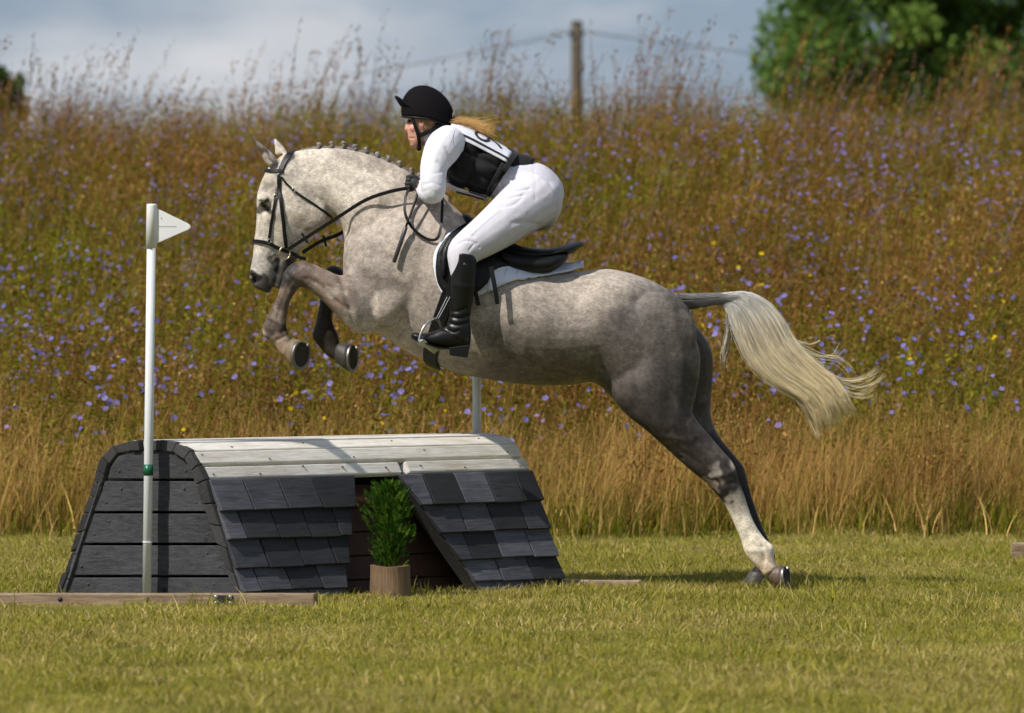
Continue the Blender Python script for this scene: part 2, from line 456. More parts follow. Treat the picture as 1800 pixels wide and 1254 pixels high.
def flower_disc(mb, p, r, col, petals=9, tilt=None, core=None):
    n = np.array(tilt if tilt is not None else [random.uniform(-.6, .4), random.uniform(-1.2, -0.2), random.uniform(.3, 1)], float); n /= np.linalg.norm(n)
    a = np.cross(n, [0.3, 0.2, 1]); a /= np.linalg.norm(a); b = np.cross(n, a); p = np.array(p, float)
    for k in range(petals):
        t0 = 2 * math.pi * k / petals + random.uniform(-.1, .1); w = math.pi / petals * 0.92
        e = lambda t, rr, up: p + (a * math.cos(t) + b * math.sin(t)) * rr + n * up
        cc = [q * random.uniform(.85, 1.15) for q in col]
        rr = r * random.uniform(.85, 1.05)
        mb.add([p, e(t0 - w, rr * .8, r * .18), e(t0 - w * .45, rr, r * .25), e(t0 + w * .45, rr, r * .25), e(t0 + w, rr * .8, r * .18)], [(0, 1, 2, 3, 4)], cc)
    cc = core or [q * 0.5 for q in col]
    mb.add([p + n * r * .2 + a * r * .16, p + n * r * .2 + b * r * .16, p + n * r * .2 - a * r * .16, p + n * r * .2 - b * r * .16], [(0, 1, 2, 3)], cc)

STRAW = (0.72, 0.46, 0.17); STRAW2 = (0.37, 0.20, 0.06); RUST = (0.19, 0.085, 0.022); RED = (0.24, 0.095, 0.03); OLIVE = (0.145, 0.125, 0.009); GREEN = (0.095, 0.125, 0.010); LIME = (0.26, 0.25, 0.018)
BLUE = (0.165, 0.15, 0.44); LILAC = (0.30, 0.25, 0.44); YELLOW = (0.60, 0.40, 0.01); PINK = (0.55, 0.25, 0.33); CREAM = (0.62, 0.55, 0.42)
def mixc(a, b, k): return [x + (y - x) * k for x, y in zip(a, b)]

def seed_head(mb, tip, n, ln, col, sz):
    for i in range(n):
        leaf(mb, np.array(tip) + np.array([random.gauss(0, sz * .7), random.gauss(0, sz * .7), random.uniform(-ln, 0.01)]), sz * random.uniform(.8, 1.5), mixc(col, STRAW, random.random() * .4), 0.5, up=[0, 0, .8])

def tuft(kind, seed):
    random.seed(seed); mb = MB()
    if kind == 'dry':                       # dense straw-coloured grass with brown seed heads
        for i in range(60):
            b = (random.gauss(0, .13), random.gauss(0, .13), 0)
            h = random.uniform(.22, .74); az = random.gauss(0.2, 1.6); ln = random.uniform(.05, .7)
            c = mixc(STRAW, random.choice([STRAW2, RED, OLIVE, STRAW2, LIME]), random.random())
            tip = ribbon(mb, b, az, h, ln, random.uniform(.004, .008), mixc(c, OLIVE, .4), c, 4)
            if random.random() < .45: seed_head(mb, tip, 5, .10, mixc(RUST, STRAW2, random.random()), .012)
    elif kind in ('green', 'rust'):         # bushy tangles: leafy olive ones, and brown ones gone to seed
        pal = [OLIVE, GREEN, OLIVE, LIME, GREEN, RUST] if kind == 'green' else [RUST, STRAW2, RUST, RED, OLIVE, STRAW]
        main = random.choice(pal[:3])
        for i in range(13):
            b = (random.gauss(0, .13), random.gauss(0, .13), 0)
            h = random.uniform(.45, .95); az = random.gauss(0.2, 1.3); ln = random.uniform(.05, .4)
            c = mixc(main, random.choice(pal), random.random())
            ribbon(mb, b, az, h, ln, .006, c, c, 4)
            for k in range(15):
                q = random.uniform(.12, 1); pp = point_on(b, az, h, ln, q) + rng.normal(0, .022 + .04 * (1 - q), 3)
                sz = random.uniform(.022, .058) * (1.25 - .6 * q) if kind == 'green' else random.uniform(.014, .042)
                leaf(mb, pp, sz, mixc(c, random.choice(pal), random.random() * .8), random.uniform(.25, .5))
            if kind == 'rust' and random.random() < .6: seed_head(mb, point_on(b, az, h, ln, 1), 8, .16, mixc(RUST, RED, random.random()), .014)
        for i in range(10):
            b = (random.gauss(0, .14), random.gauss(0, .14), 0); c = mixc(main, random.choice([STRAW, LIME, RUST]), random.random())
            ribbon(mb, b, random.gauss(.2, 1.6), random.uniform(.3, .85), random.uniform(.1, .6), .005, c, c, 4)
    elif kind == 'tall':                    # long feathery stems that stand out against the sky
        for i in range(9):
            b = (random.gauss(0, .12), random.gauss(0, .12), 0)
            h = random.uniform(.9, 1.5); az = random.gauss(0.0, .5); ln = random.uniform(.1, .45)
            c = mixc(RUST, random.choice([STRAW2, OLIVE, LILAC]), random.random() * .7)
            ribbon(mb, b, az, h, ln, .009, c, c, 7)
            for k in range(34):
                q = random.uniform(.55, 1); pp = point_on(b, az, h, ln, q) + rng.normal(0, .013, 3)
                leaf(mb, pp, random.uniform(.018, .042), mixc(c, random.choice([STRAW2, RUST, OLIVE, RED]), random.random()), .4, up=[.5, 0, .9])
    elif kind == 'flower':                  # distant chicory
        for i in range(6):
            b = (random.gauss(0, .14), random.gauss(0, .14), 0)
            h = random.uniform(.55, 1.0); az = random.gauss(0.2, 1.4); ln = random.uniform(.0, .3)
            c = mixc(OLIVE, GREEN, random.random()); ribbon(mb, b, az, h, ln, .006, c, c, 4)
            for k in range(random.choice([1, 2, 3])):
                q = random.uniform(.6, 1); pp = point_on(b, az, h, ln, q) + rng.normal(0, .02, 3) + np.array([0, -.03, 0])
                flower_disc(mb, pp, random.uniform(.011, .017), mixc(BLUE, LILAC, random.random() * .8), 8)
            for k in range(8):
                q = random.uniform(.1, .9); leaf(mb, point_on(b, az, h, ln, q) + rng.normal(0, .03, 3), random.uniform(.02, .05), mixc(GREEN, OLIVE, random.random()), .35)
    elif kind == 'edge':                    # low green weeds along the mown edge
        for i in range(40):
            b = (random.gauss(0, .16), random.gauss(0, .10), 0); c = mixc(GREEN, random.choice([LIME, OLIVE, STRAW]), random.random())
            ribbon(mb, b, random.uniform(0, 6.28), random.uniform(.06, .24), random.uniform(.1, .7), .008, c, mixc(c, LIME, .3), 3)
    elif kind == 'weeds':                   # longer tufts the mower missed
        for i in range(45):
            b = (random.gauss(0, .07), random.gauss(0, .07), 0); c = mixc((.30, .27, .03), random.choice([(.60, .47, .2), (.16, .2, .02)]), random.random())
            ribbon(mb, b, random.uniform(0, 6.28), random.uniform(.03, .085), random.uniform(.2, 1.2), .0055, [q * .9 for q in c], c, 3)
    elif kind == 'lawn':
        dry_k = .25 if seed % 6 < 3 else .95
        for i in range(120):
            rr = .17 * math.sqrt(random.random()); aa = random.uniform(0, 6.28)
            c = mixc((0.30, 0.262, 0.045), random.choice([(0.57, 0.43, 0.19), (0.23, 0.225, 0.03), (0.47, 0.365, 0.11), (0.68, 0.53, 0.29)]) if random.random() < dry_k else (0.225, 0.235, 0.03), random.random() ** 1.2)
            ribbon(mb, (rr * math.cos(aa), rr * math.sin(aa), -.004), random.uniform(0, 6.28), random.uniform(.014, .040), random.uniform(.2, 1.4), .0055, [q * .9 for q in c], c, 2)
    me = mb.mesh('plant_' + kind)
    return me

def scatter(name, protos, material, pts, rotz, scale, idx, lean=None):
    """ONE stuff object: plants that nobody could count, placed on points"""
    pc = bpy.data.collections.new(name + '_kinds')
    for i, me in enumerate(protos):
        me.materials.append(material)
        o = bpy.data.objects.new('%s_kind_%02d' % (name, i), me); pc.objects.link(o)
    me = bpy.data.meshes.new(name); me.from_pydata([tuple(p) for p in pts], [], [])
    n = len(pts)
    rot = np.zeros((n, 3), np.float32); rot[:, 2] = rotz
    if lean is not None: rot[:, :2] = lean
    a = me.attributes.new('rot', 'FLOAT_VECTOR', 'POINT'); a.data.foreach_set('vector', rot.ravel())
    a = me.attributes.new('size', 'FLOAT', 'POINT'); a.data.foreach_set('value', np.asarray(scale, np.float32))
    a = me.attributes.new('pick', 'INT', 'POINT'); a.data.foreach_set('value', np.asarray(idx, np.int32))
    o = link(name, me); tag(o, kind='stuff')
    g = bpy.data.node_groups.new(name, 'GeometryNodeTree')
    g.interface.new_socket('Geometry', in_out='INPUT', socket_type='NodeSocketGeometry'); g.interface.new_socket('Geometry', in_out='OUTPUT', socket_type='NodeSocketGeometry')
    gi = g.nodes.new('NodeGroupInput'); go = g.nodes.new('NodeGroupOutput')
    ip = g.nodes.new('GeometryNodeInstanceOnPoints'); ci = g.nodes.new('GeometryNodeCollectionInfo')
    ci.inputs['Collection'].default_value = pc; ci.inputs['Separate Children'].default_value = True; ci.inputs['Reset Children'].default_value = True
    def na(nm, ty):
        q = g.nodes.new('GeometryNodeInputNamedAttribute'); q.data_type = ty; q.inputs['Name'].default_value = nm; return q.outputs['Attribute']
    ip.inputs['Pick Instance'].default_value = True
    g.links.new(gi.outputs[0], ip.inputs['Points']); g.links.new(ci.outputs[0], ip.inputs['Instance'])
    e2r = g.nodes.new('FunctionNodeEulerToRotation')
    g.links.new(na('rot', 'FLOAT_VECTOR'), e2r.inputs[0]); g.links.new(e2r.outputs[0], ip.inputs['Rotation'])
    g.links.new(na('size', 'FLOAT'), ip.inputs['Scale']); g.links.new(na('pick', 'INT'), ip.inputs['Instance Index'])
    g.links.new(ip.outputs[0], go.inputs[0])
    md = o.modifiers.new('plants', 'NODES'); md.node_group = g
    return o

def field(density, y0, y1, margin=1.2):
    w = (D0 + y1) * 900 / F_PX + margin; n = int(density * 2 * w * (y1 - y0))
    x = rng.uniform(-w, w, n); y = rng.uniform(y0, y1, n)
    k = np.abs(x) < (D0 + y) * 900 / F_PX + margin
    return x[k], y[k]

# mown grass, from near the camera to the meadow's edge
x, y = field(36, -9.6, 6.1, 1.4)
P = np.stack([x, y, ground_z(x, y)], 1); n = len(P)
def lawn_pick(i): return np.where(i >= 100, 6 + i % 3, i)
lawn = scatter('lawn_grass', [tuft('lawn', 102 + i) for i in range(6)] + [tuft('weeds', 150 + i) for i in range(3)], lawnm, P, rng.uniform(0, 6.28, n), rng.uniform(.7, 1.35, n) * np.where((y < -1.44) & (y > -1.85) & (x < -.75), .45, 1.0), lawn_pick(((np.sin(x * 2.1 + 1.3 * np.sin(y * 1.1)) * np.sin(y * 1.7 + .8 * x) + rng.normal(0, .45, n)) > 0) * 3 + rng.integers(0, 3, n) + (rng.random(n) < .05) * 100))
lawn['label'] = 'short yellow-green mown grass under the horse and fence'

# the meadow bank
kinds = [('dry', 5), ('green', 4), ('rust', 4), ('tall', 4), ('flower', 5), ('edge', 2)]
protos = []; first = {}
for k, c in kinds:
    first[k] = (len(protos), c)
    protos += [tuft(k, 200 + 17 * len(protos) + i) for i in range(c)]
def picks(names, probs, n, x, y):
    ch = rng.choice(len(names), n, p=np.array(probs) / sum(probs))
    # drifts of one kind: a slow wave over the bank shifts the mix
    out = np.empty(n, int)
    wv = np.sin(x * .9 + 1.7 * np.sin(y * .45)) * np.sin(y * .7 + x * .35 + 1) + .5 * np.sin(x * 2.3 + y * 1.1)
    for i in range(n):
        if names[ch[i]] in ('green', 'rust') and rng.random() < abs(wv[i]) * .8: ch[i] = names.index('green' if wv[i] > 0 else 'rust')
        if names[ch[i]] == 'flower' and math.sin(x[i] * 1.9 + y[i] * .8) * math.sin(x[i] * .7 - y[i] * 1.1 + 2) < -.1 and rng.random() < .7: ch[i] = 0
        s, c = first[names[ch[i]]]; out[i] = s + rng.integers(0, c)
    return out
allp = []; alli = []; alls = []
def sow(dens, y0, y1, names, probs, smin, smax, margin=1.5, wave=0.0):
    x, y = field(dens, y0, y1, margin)
    if wave:
        d = np.sin(x * 1.7 + np.sin(y * .9) * 2) * np.sin(y * 1.3 + x * .6); k = rng.random(len(x)) < 0.55 + wave * d; x, y = x[k], y[k]
    allp.append(np.stack([x, y, ground_z(x, y) - 0.01], 1)); alli.append(picks(names, probs, len(x), x, y)); alls.append(rng.uniform(smin, smax, len(x)))
sow(46, 6.0, 7.4, ['dry', 'rust', 'green'], [8, 1.4, 1.2], .55, 1.05)
sow(26, 7.4, 10.0, ['dry', 'green', 'rust', 'flower'], [1.4, 4.4, 2.6, 1.2], .8, 1.15)
sow(23, 9.0, 14.0, ['green', 'rust', 'dry', 'flower'], [5.0, 3.4, .5, 1.7], .8, 1.2)
sow(21, 14.0, 27.8, ['green', 'rust', 'dry', 'flower'], [5.0, 3.6, .5, 2.0], .8, 1.2)
sow(2.2, 21.5, 27.8, ['tall'], [1], .65, 1.15, wave=.55)
sow(1.0, 12.0, 23.0, ['tall'], [1], .7, 1.0, wave=.4)
sow(22, 5.6, 6.5, ['edge'], [1], .6, 1.5)
P = np.concatenate(allp); I = np.concatenate(alli); S = np.concatenate(alls); n = len(P)
meadow = scatter('meadow_plants', protos, plantm, P, rng.uniform(-.9, .9, n), S, I, rng.normal(0, .07, (n, 2)))
meadow['label'] = 'tall brown and olive wild meadow rising behind the lawn'

# chicory nearest the lawn, plant by plant
def flower_mesh(seed, col, r, petals):
    random.seed(seed); mb = MB(); flower_disc(mb, (0, 0, 0), r, col, petals, tilt=(0, -.75, .65)); me = mb.mesh('flower'); me.materials.append(plantm); return me
blue_flowers = [flower_mesh(900 + i, mixc(BLUE, LILAC, .16 * i), .0145 + .0012 * i, 11) for i in range(4)]
yellow_flowers = [flower_mesh(950 + i, YELLOW, .0125 + .002 * i, 9) for i in range(2)]
def wild_plant(name, x, y, h, nf, flowers, label, cat, group, seed):
    random.seed(seed)
    z = float(ground_z(x, y)); mb = MB(); az = random.gauss(.2, 1.2); ln = random.uniform(.02, .22); c = mixc(OLIVE, GREEN, random.random())
    ribbon(mb, (0, 0, 0), az, h, ln, .008, c, c, 5)
    spots = [point_on((0, 0, 0), az, h, ln, 1.0)]
    for k in range(nf - 1):
        q = random.uniform(.5, .93); pb = point_on((0, 0, 0), az, h, ln, q); hb = random.uniform(.06, .2)
        spots.append(ribbon(mb, pb, az + random.gauss(0, 1.6), hb, random.uniform(.3, .9), .005, c, c, 2))
    for k in range(9):
        q = random.uniform(.05, .8); leaf(mb, point_on((0, 0, 0), az, h, ln, q) + rng.normal(0, .02, 3), random.uniform(.03, .08), mixc(GREEN, OLIVE, random.random()), .3)
    o = mb.build(name, plantm); o.location = (x, y, z)
    tag(o, label, cat, group)
    for s in spots:
        f = link('flower', random.choice(flowers), None, o); f.location = tuple(s + np.array([0, -.008, 0]))
        f.rotation_euler = (random.uniform(-.4, .4), 0, random.uniform(-.7, .7)); k = random.uniform(.8, 1.25); f.scale = (k, k, k)
random.seed(5)
k = 0
while k < 125:
    y = 6.1 + 5.5 * random.random() ** 1.4; half = (D0 + y) * 900 / F_PX + .15; x = random.uniform(-half, half)
    if random.random() < (.30 if x > 1.2 else .12): continue
    if math.sin(x * 2.2 + y * 1.3) * math.sin(x * .9 - y * .8 + 1) < -.1 and random.random() < .75: continue
    wild_plant('chicory_plant', x, y, random.uniform(.55, 1.08), random.choice([2, 3, 3, 4, 5]), blue_flowers, 'slender chicory plant with small sky-blue flowers near the front of the meadow', 'wildflower', 'chicory plants in front of the meadow', 3000 + k)
    random.seed(7000 + k); k += 1
random.seed(15)
for k, (px, py, yy) in enumerate([(190, 752, 6.3), (330, 754, 6.4), (212, 778, 6.2), (505, 690, 6.8), (572, 735, 6.5), (505, 718, 6.6), (763, 722, 6.7), (1310, 470, 9.5), (1342, 445, 9.8), (1196, 425, 10.2), (1736, 592, 7.4), (1722, 596, 7.6), (1592, 632, 7.2), (1452, 482, 9.3), (1735, 475, 9.2), (1372, 500, 9.0), (640, 742, 6.5), (1205, 385, 11)]):
    q = W(px, py, yy); g0 = float(ground_z(q.x, yy))
    wild_plant('yellow_wildflower', q.x, yy, max(.3, q.z - g0), random.choice([1, 2]), yellow_flowers, 'thin plant with small bright yellow flowers among the blue ones', 'wildflower', 'yellow flowers dotted through the meadow', 8000 + k)

# ------------------------------------------------------------------ trees behind the bank
def tree(name, base, trunk_h, crown_c, crown_r, nleaf, lsize, label, seed, clumps=60, cols=None):
    random.seed(seed); r_ = np.random.default_rng(seed)
    root = empty(name, base); tag(root, label, 'tree', 'trees behind the meadow')
    base = np.array(base, float); cc = np.array(crown_c, float); cr = np.array(crown_r, float)
    bark = M.setdefault('bark', simple('bark', (0.045, 0.036, 0.026), .9, .35, 12, bump=.6, bscale=18))
    mb = MB(); top = cc + np.array([0, 0, cr[2] * .4])
    P = [base, base * .6 + cc * .4 + np.array([.1, 0, 0]), cc, top]
    v, f = tube(P, [cr[0] * .075, cr[0] * .06, cr[0] * .04, cr[0] * .012], 9, 4); mb.add(v - base, f)
    C = []
    while len(C) < clumps:
        d = r_.normal(size=3); d /= np.linalg.norm(d); rad = r_.random() ** .45
        d = np.sign(d) * np.abs(d) ** .7; d /= max(1.0, np.abs(d).max() * .95); C.append(cc + d * cr * rad * r_.uniform(.9, 1.08))
    C = np.array(C)
    tr = mb.build('trunk', bark, root, True)
    for c in C[:26]:                                              # limbs to the outer clumps
        lm = MB(); s = base + (cc - base) * random.uniform(.75, 1.0); mid = s * .5 + c * .5 + np.array([0, 0, -.1 * cr[2]])
        v, f = tube([s, mid, c], [cr[0] * .025, cr[0] * .016, cr[0] * .005], 6, 3); lm.add(v - base, f); lm.build('limb', bark, tr, True)
    cr_s = r_.uniform(.16, .30, clumps)
    k = r_.integers(0, clumps, nleaf)
    d = r_.normal(size=(nleaf, 3)); d /= np.linalg.norm(d, axis=1)[:, None]
    pos = C[k] + d * (r_.random(nleaf) ** .4 * cr_s[k])[:, None] * cr
    a = r_.normal(size=(nleaf, 3)); a[:, 2] -= .3; a /= np.linalg.norm(a, axis=1)[:, None]
    b = np.cross(a, r_.normal(size=(nleaf, 3))); b /= np.linalg.norm(b, axis=1)[:, None]
    sz = lsize * r_.uniform(.6, 1.3, nleaf)[:, None]
    V = np.stack([pos, pos + a * sz * .5 + b * sz * .33, pos + a * sz, pos + a * sz * .5 - b * sz * .33], 1).reshape(-1, 3) - base
    cols = np.array(cols or [(0.105, 0.19, 0.04), (0.16, 0.25, 0.05), (0.07, 0.14, 0.036)])
    ck = cols[(k * 7 + 3) % len(cols)] * r_.uniform(.75, 1.25, (nleaf, 1))
    me = bpy.data.meshes.new('crown'); F = np.arange(nleaf * 4).reshape(-1, 4)
    me.from_pydata(V.tolist(), [], F.tolist()); set_colors(me, np.repeat(ck, 4, 0))
    cw = link('crown', me, leafm, root); cw['kind'] = 'stuff'
    return root

tc_ = W(1645, 10, 92); gz0 = float(ground_z(tc_.x, 92))
tree('broadleaf_tree', (tc_.x + .55, 92, gz0), 3, tc_, (3.45, 3.2, 2.6), 64000, .15, 'large dense green tree at upper right behind the meadow', 3, 120)
tc_ = W(5, 178, 70); gz0 = float(ground_z(tc_.x, 70))
tree('small_tree', (tc_.x, 70, gz0), 2, tc_, (.36, .36, .55), 3600, .10, 'small dark green bushy treetop at the left edge of the skyline', 9, 34, [(0.05, 0.095, 0.016), (0.075, 0.12, 0.022)])

# ------------------------------------------------------------------ utility pole and wires
pm = wood('old_pole', (0.085, 0.065, 0.04), (0.04, 0.03, 0.02), axis=2)
pp = W(1013, 40, 100); g0 = float(ground_z(pp.x, 100))
pole = empty('utility_pole', (pp.x, 100, g0)); tag(pole, 'weathered wooden utility pole standing behind the meadow', 'pole')
mb = MB(); v, f = tube([(0, 0, 0), (.01, 0, pp.z - g0)], [.15, .115], 14); mb.add(v, f); mb.build('post', pm, pole, True)
mb = MB(); v, f = tube([(.01, 0, pp.z - g0 - .012), (.01, 0, pp.z - g0 + .03)], [.122, .10], 14); mb.add(v, f); mb.build('cap', M['metal_dark'], pole, True)
wp = W(1013, 66, 100)
wire_m = simple('wire', (0.10, 0.10, 0.11), .6)
for s in (-.12, .12):
    mb = MB(); v, f = tube([(s, -.14, wp.z - g0 + .03), (s, -.14, wp.z - g0 + .10), (s, -.14, wp.z - g0 + .13)], [.03, .045, .02], 10); mb.add(v, f); mb.build('insulator', M['metal_dark'], pole, True)
def wire(a, b, sag, label):
    a, b = np.array(a, float), np.array(b, float); P = []
    for i in range(25):
        q = i / 24; P.append(a + (b - a) * q - np.array([0, 0, sag * 4 * q * (1 - q)]))
    mb = MB(); v, f = tube(P, .0075, 5); mb.add(v, f); o = mb.build('power_line', wire_m); tag(o, label, 'wire', 'wires strung from the utility pole')
for s, nm in ((-.12, 'upper'), (.12, 'lower')):
    z = wp.z + .13
    a = (wp.x + s, 99.86, z); q = W(-150, 196 if s < 0 else 178, 130); q2 = W(1700, 128 if s < 0 else 140, 112)
    wire(a, q, .5, nm + ' thin overhead wire running left from the utility pole')
    wire(a, q2, .06, nm + ' thin overhead wire running right from the pole to the tree')

# ================================================================== the jump
NY, LV = -1.22, Vector((1.48, 1.35, 0.0))
def E(px, py):
    """a place on the near end of the jump"""
    return W(px, py, NY + .2 * min(1.0, max(0.0, (426 - px) / 326)))
jump = empty('jump_fence', E(300, 1057)); jump.location.z = 0
tag(jump, 'black shingled cross-country jump with rounded white plank top', 'jump fence')
J0 = Vector(jump.location)
def jrel(p): return Vector(p) - J0
def jhexa(name, p, mt, bevel=.004, parent=None): return hexa(name, [jrel(q) for q in p], mt, parent or jump, bevel)

Ldir = LV.normalized()
# end boards: five rows, edges follow the sloped sides
rows = [(796, 842, 222, 322, 187, 350), (846.5, 899, 184, 352, 165, 369), (903.5, 955, 163, 371, 144, 389), (959.5, 1011.5, 142, 391, 121, 410), (1016, 1062, 119, 412, 107, 422)]
back = Vector((.02, .05, 0))
for i, (y0, y1, xa0, xb0, xa1, xb1) in enumerate(rows):
    if i == 0:
        pr = [(189, 842), (194, 822), (206, 803), (229, 794), (300, 794), (325, 803), (342, 824), (351, 842)]
    else:
        pr = [(xa1, y1), (xa0, y0), (xb0, y0), (xb1, y1)]
    fr = [E(*q) + Vector((0, random.uniform(-.003, .003), 0)) for q in pr]; n = len(fr)
    me = MB().add([jrel(q) for q in fr] + [jrel(q + back) for q in fr], [tuple(range(n)), tuple(range(2 * n - 1, n - 1, -1))] + [(k, k + n, (k + 1) % n + n, (k + 1) % n) for k in range(n)]).mesh('end_board')
    fix_normals(me); bevel_mesh(me, .0035); bd = link('end_board', me, M['black_board'], jump)
    ns = [(xa1 + 22, (y0 * .3 + y1 * .7)), (xa1 + 48, (y0 * .75 + y1 * .25)), (xb1 - 24, (y0 * .3 + y1 * .7)), (xb1 - 46, (y0 * .75 + y1 * .25))]
    for q in ns:
        if q[1] > 1045 or (i == 0 and q[1] < 815): continue
        v, f = ellipsoid(jrel(E(*q) + Vector((0, -.001, 0))), (.006, .003, .006), None, 8, 5); MB().add(v, f).build('nail', M['nail'], bd, True)
# far end closed too
fr = [E(*q) + LV * .985 for q in [(112, 1058), (189, 842), (206, 803), (229, 794), (300, 794), (325, 803), (351, 842), (420, 1058)]]
n = len(fr); me = MB().add([jrel(q) for q in fr] + [jrel(q + back * .5) for q in fr], [tuple(range(n)), tuple(range(2 * n - 1, n - 1, -1))] + [(k, k + n, (k + 1) % n + n, (k + 1) % n) for k in range(n)]).mesh('far_end_panel')
fix_normals(me); link('far_end_panel', me, M['black_board'], jump)

# lengthwise planks round the arch: profile edges at the near end, front (right) and back (left)
arch = [(365, 844), (354, 817), (339, 793), (314, 779), (288, 774.5), (231, 775.5), (203, 783), (184, 802), (174, 824), (169, 846)]
Cc = Vector(E(262, 900))
def inward(p, d):
    v = (Cc - p); v.y = 0; v.normalize(); return p + v * d
def plank(name, a, b, u0, u1, mt, th=.036, gap=.0070, bev=.006, jit=.004):
    """a board between profile points a and b, running from u0 to u1 along the jump"""
    A, B = E(*a), E(*b); t = (B - A); ln = t.length; t.normalize(); A = A + t * gap; B = B - t * gap
    j = [Vector((random.uniform(-jit, jit), 0, random.uniform(-jit, jit))) for _ in range(2)]
    A, B = A + j[0], B + j[1]
    q = [A, B, inward(B, th), inward(A, th)]
    return jhexa(name, [p + LV * u0 for p in q] + [p + LV * u1 for p in q], mt, bev)
for k in range(len(arch) - 1):
    white = k <= 4 or k == 5
    if k == 4:                                                   # broad flat top: three boards
        xs_ = [288, 269, 250, 231]
        for q in range(3): plank('top_plank', (xs_[q], 774.5), (xs_[q + 1], 774.8), -.004 + random.uniform(0, .008), 1.0, M['white_plank'])
        continue
    if k == 0:                                                   # lowest white board is in two lengths, butted with a rotten gap
        plank('top_plank', arch[k], arch[k + 1], -.006, .597, M['white_plank']); plank('top_plank', arch[k], arch[k + 1], .617, 1.0, M['white_plank'])
        continue
    plank('top_plank', arch[k], arch[k + 1], -.004 + random.uniform(0, .008), 1.0 + random.uniform(-.005, .01), M['white_plank'])
# black-stained board ends: a cap on the near end of every lengthwise plank
edge = arch + [(161, 872), (151, 903), (139, 938), (127, 972), (115, 1008), (101, 1050)]
edge = [(426, 1050), (413, 1008), (401, 965), (389, 925), (377, 885)] + edge
for a, b in zip(edge[:-1], edge[1:]):
    parts = [(a, b)]
    if a == (288, 774.5): parts = [((288, 774.5), (269, 774.6)), ((269, 774.6), (250, 774.7)), ((250, 774.7), (231, 775))]
    for a_, b_ in parts:
        if a_[0] in (269,): continue
        A, B = E(*a_), E(*b_); t = (B - A).normalized(); A += t * .002; B -= t * .002
        q = [A, B, inward(B, .046), inward(A, .046)]; s = random.uniform(.010, .024)
        q = [inward(x, random.uniform(-.004, .003)) for x in q]
        jhexa('plank_end', [x - Ldir * s for x in q] + [x + Ldir * .016 for x in q], M['black_end'], .004)
# nails in the white boards
for k, us in ((0, (.03, .17, .29, .42, .55, .66, .80, .97)), (1, (.02, .22, .46, .70, .95)), (2, (.14, .36, .62, .9))):
    a, b = E(*arch[k]), E(*arch[k + 1])
    for u in us:
        c = inward((a + b) * .5, -.0005) + LV * (u + random.uniform(-.01, .01)) + (b - a) * random.uniform(-.25, .25)
        v, f = ellipsoid(jrel(c), (.006, .006, .003), None, 8, 5); MB().add(v, f).build('nail', M['nail'], jump, True)

# front slope: rows of thick shingles, an opening in the middle
S0, S1 = E(367, 846), E(425, 1060)
sl = (S1 - S0); slen = sl.length; sd = sl.normalized(); sn = Vector((-sd.z, 0, sd.x)); sn = sn if sn.x > 0 else -sn
fn = Ldir.cross(sd); fn = fn if fn.y < 0 else -fn
def FP(u, v, h): return S0 + sd * (v * slen) + LV * u + fn * h
vrow = [0.0, .245, .480, .715, .905, 1.0]
def open_at(v):                                              # the opening's two edges, as fractions along the jump
    return (.438 - .14 * v, .575 + .155 * v)
for r_ in range(5):
    v0, v1 = vrow[r_], vrow[r_ + 1]
    vm = (v0 + v1) / 2
    for side in (0, 1):
        lo, hi = open_at(vm)
        ua, ub = (0.0, lo) if side == 0 else (hi, 1.0)
        w = .098; cuts = [ua]; x_ = ua + (w * .55 if (r_ + side) % 2 else w) 
        while x_ < ub - .03: cuts.append(x_); x_ += w * random.uniform(.92, 1.08)
        cuts.append(ub)
        for k in range(len(cuts) - 1):
            a, b = cuts[k] + .0015, cuts[k + 1] - .0015
            # shingles at the opening are cut to its slope
            a0 = a1 = a; b0 = b1 = b
            if side == 0 and k == len(cuts) - 2: b0, b1 = open_at(v0)[0], open_at(v1)[0]
            if side == 1 and k == 0: a0, a1 = open_at(v0)[1], open_at(v1)[1]
            if b0 - a0 < .012: a0 = b0 - .012
            if b1 - a1 < .012: b1 = a1 + .012
            t0, t1 = .006 + random.uniform(0, .003), .036 + random.uniform(-.004, .005); vv = v1 + random.uniform(-.006, .008) + .012; vt = max(v0 - .02, -.01)
            jhexa('shingle', [FP(a0, vt, t0), FP(b0, vt, t0), FP(b1, vv, t1), FP(a1, vv, t1), FP(a0, vt, -.012), FP(b0, vt, -.012), FP(b1, vv, .006), FP(a1, vv, .006)], M['shingle'], .003)
# cut edge boards lining the opening, and brown boards at its back
for s in (0, 1):
    e = 0 if s == 0 else 1
    us = [open_at(0)[e], open_at(1)[e]]; d = -.012 if s == 0 else .012
    jhexa('opening_board', [FP(us[0], 0, -.014), FP(us[1], 1.0, -.014), FP(us[1] + d, 1.0, -.014), FP(us[0] + d, 0, -.014), FP(us[0], 0, -.07), FP(us[1], 1.0, -.07), FP(us[1] + d, 1.0, -.07), FP(us[0] + d, 0, -.07)], M['black_end'], 0)
for k in range(5):
    v0, v1 = k / 5 + .004, (k + 1) / 5 - .004
    jhexa('inner_board', [FP(.22, v0, -.19), FP(.80, v0, -.19), FP(.80, v1, -.185), FP(.22, v1, -.185), FP(.22, v0, -.215), FP(.80, v0, -.215), FP(.80, v1, -.21), FP(.22, v1, -.21)], M['brown_board'], .003)
# back slope boards
B0, B1 = E(171, 844), E(101, 1060); bsd = (B1 - B0)
bfn = Ldir.cross(bsd.normalized()); bfn = bfn if bfn.x < 0 else -bfn
for k in range(5):
    p0, p1 = B0 + bsd * (k / 5 + .004), B0 + bsd * ((k + 1) / 5 - .004)
    jhexa('back_board', [p0, p1, p1 + LV, p0 + LV, p0 - bfn * .025, p1 - bfn * .025, p1 + LV - bfn * .025, p0 + LV - bfn * .025], M['black_board'], .003)

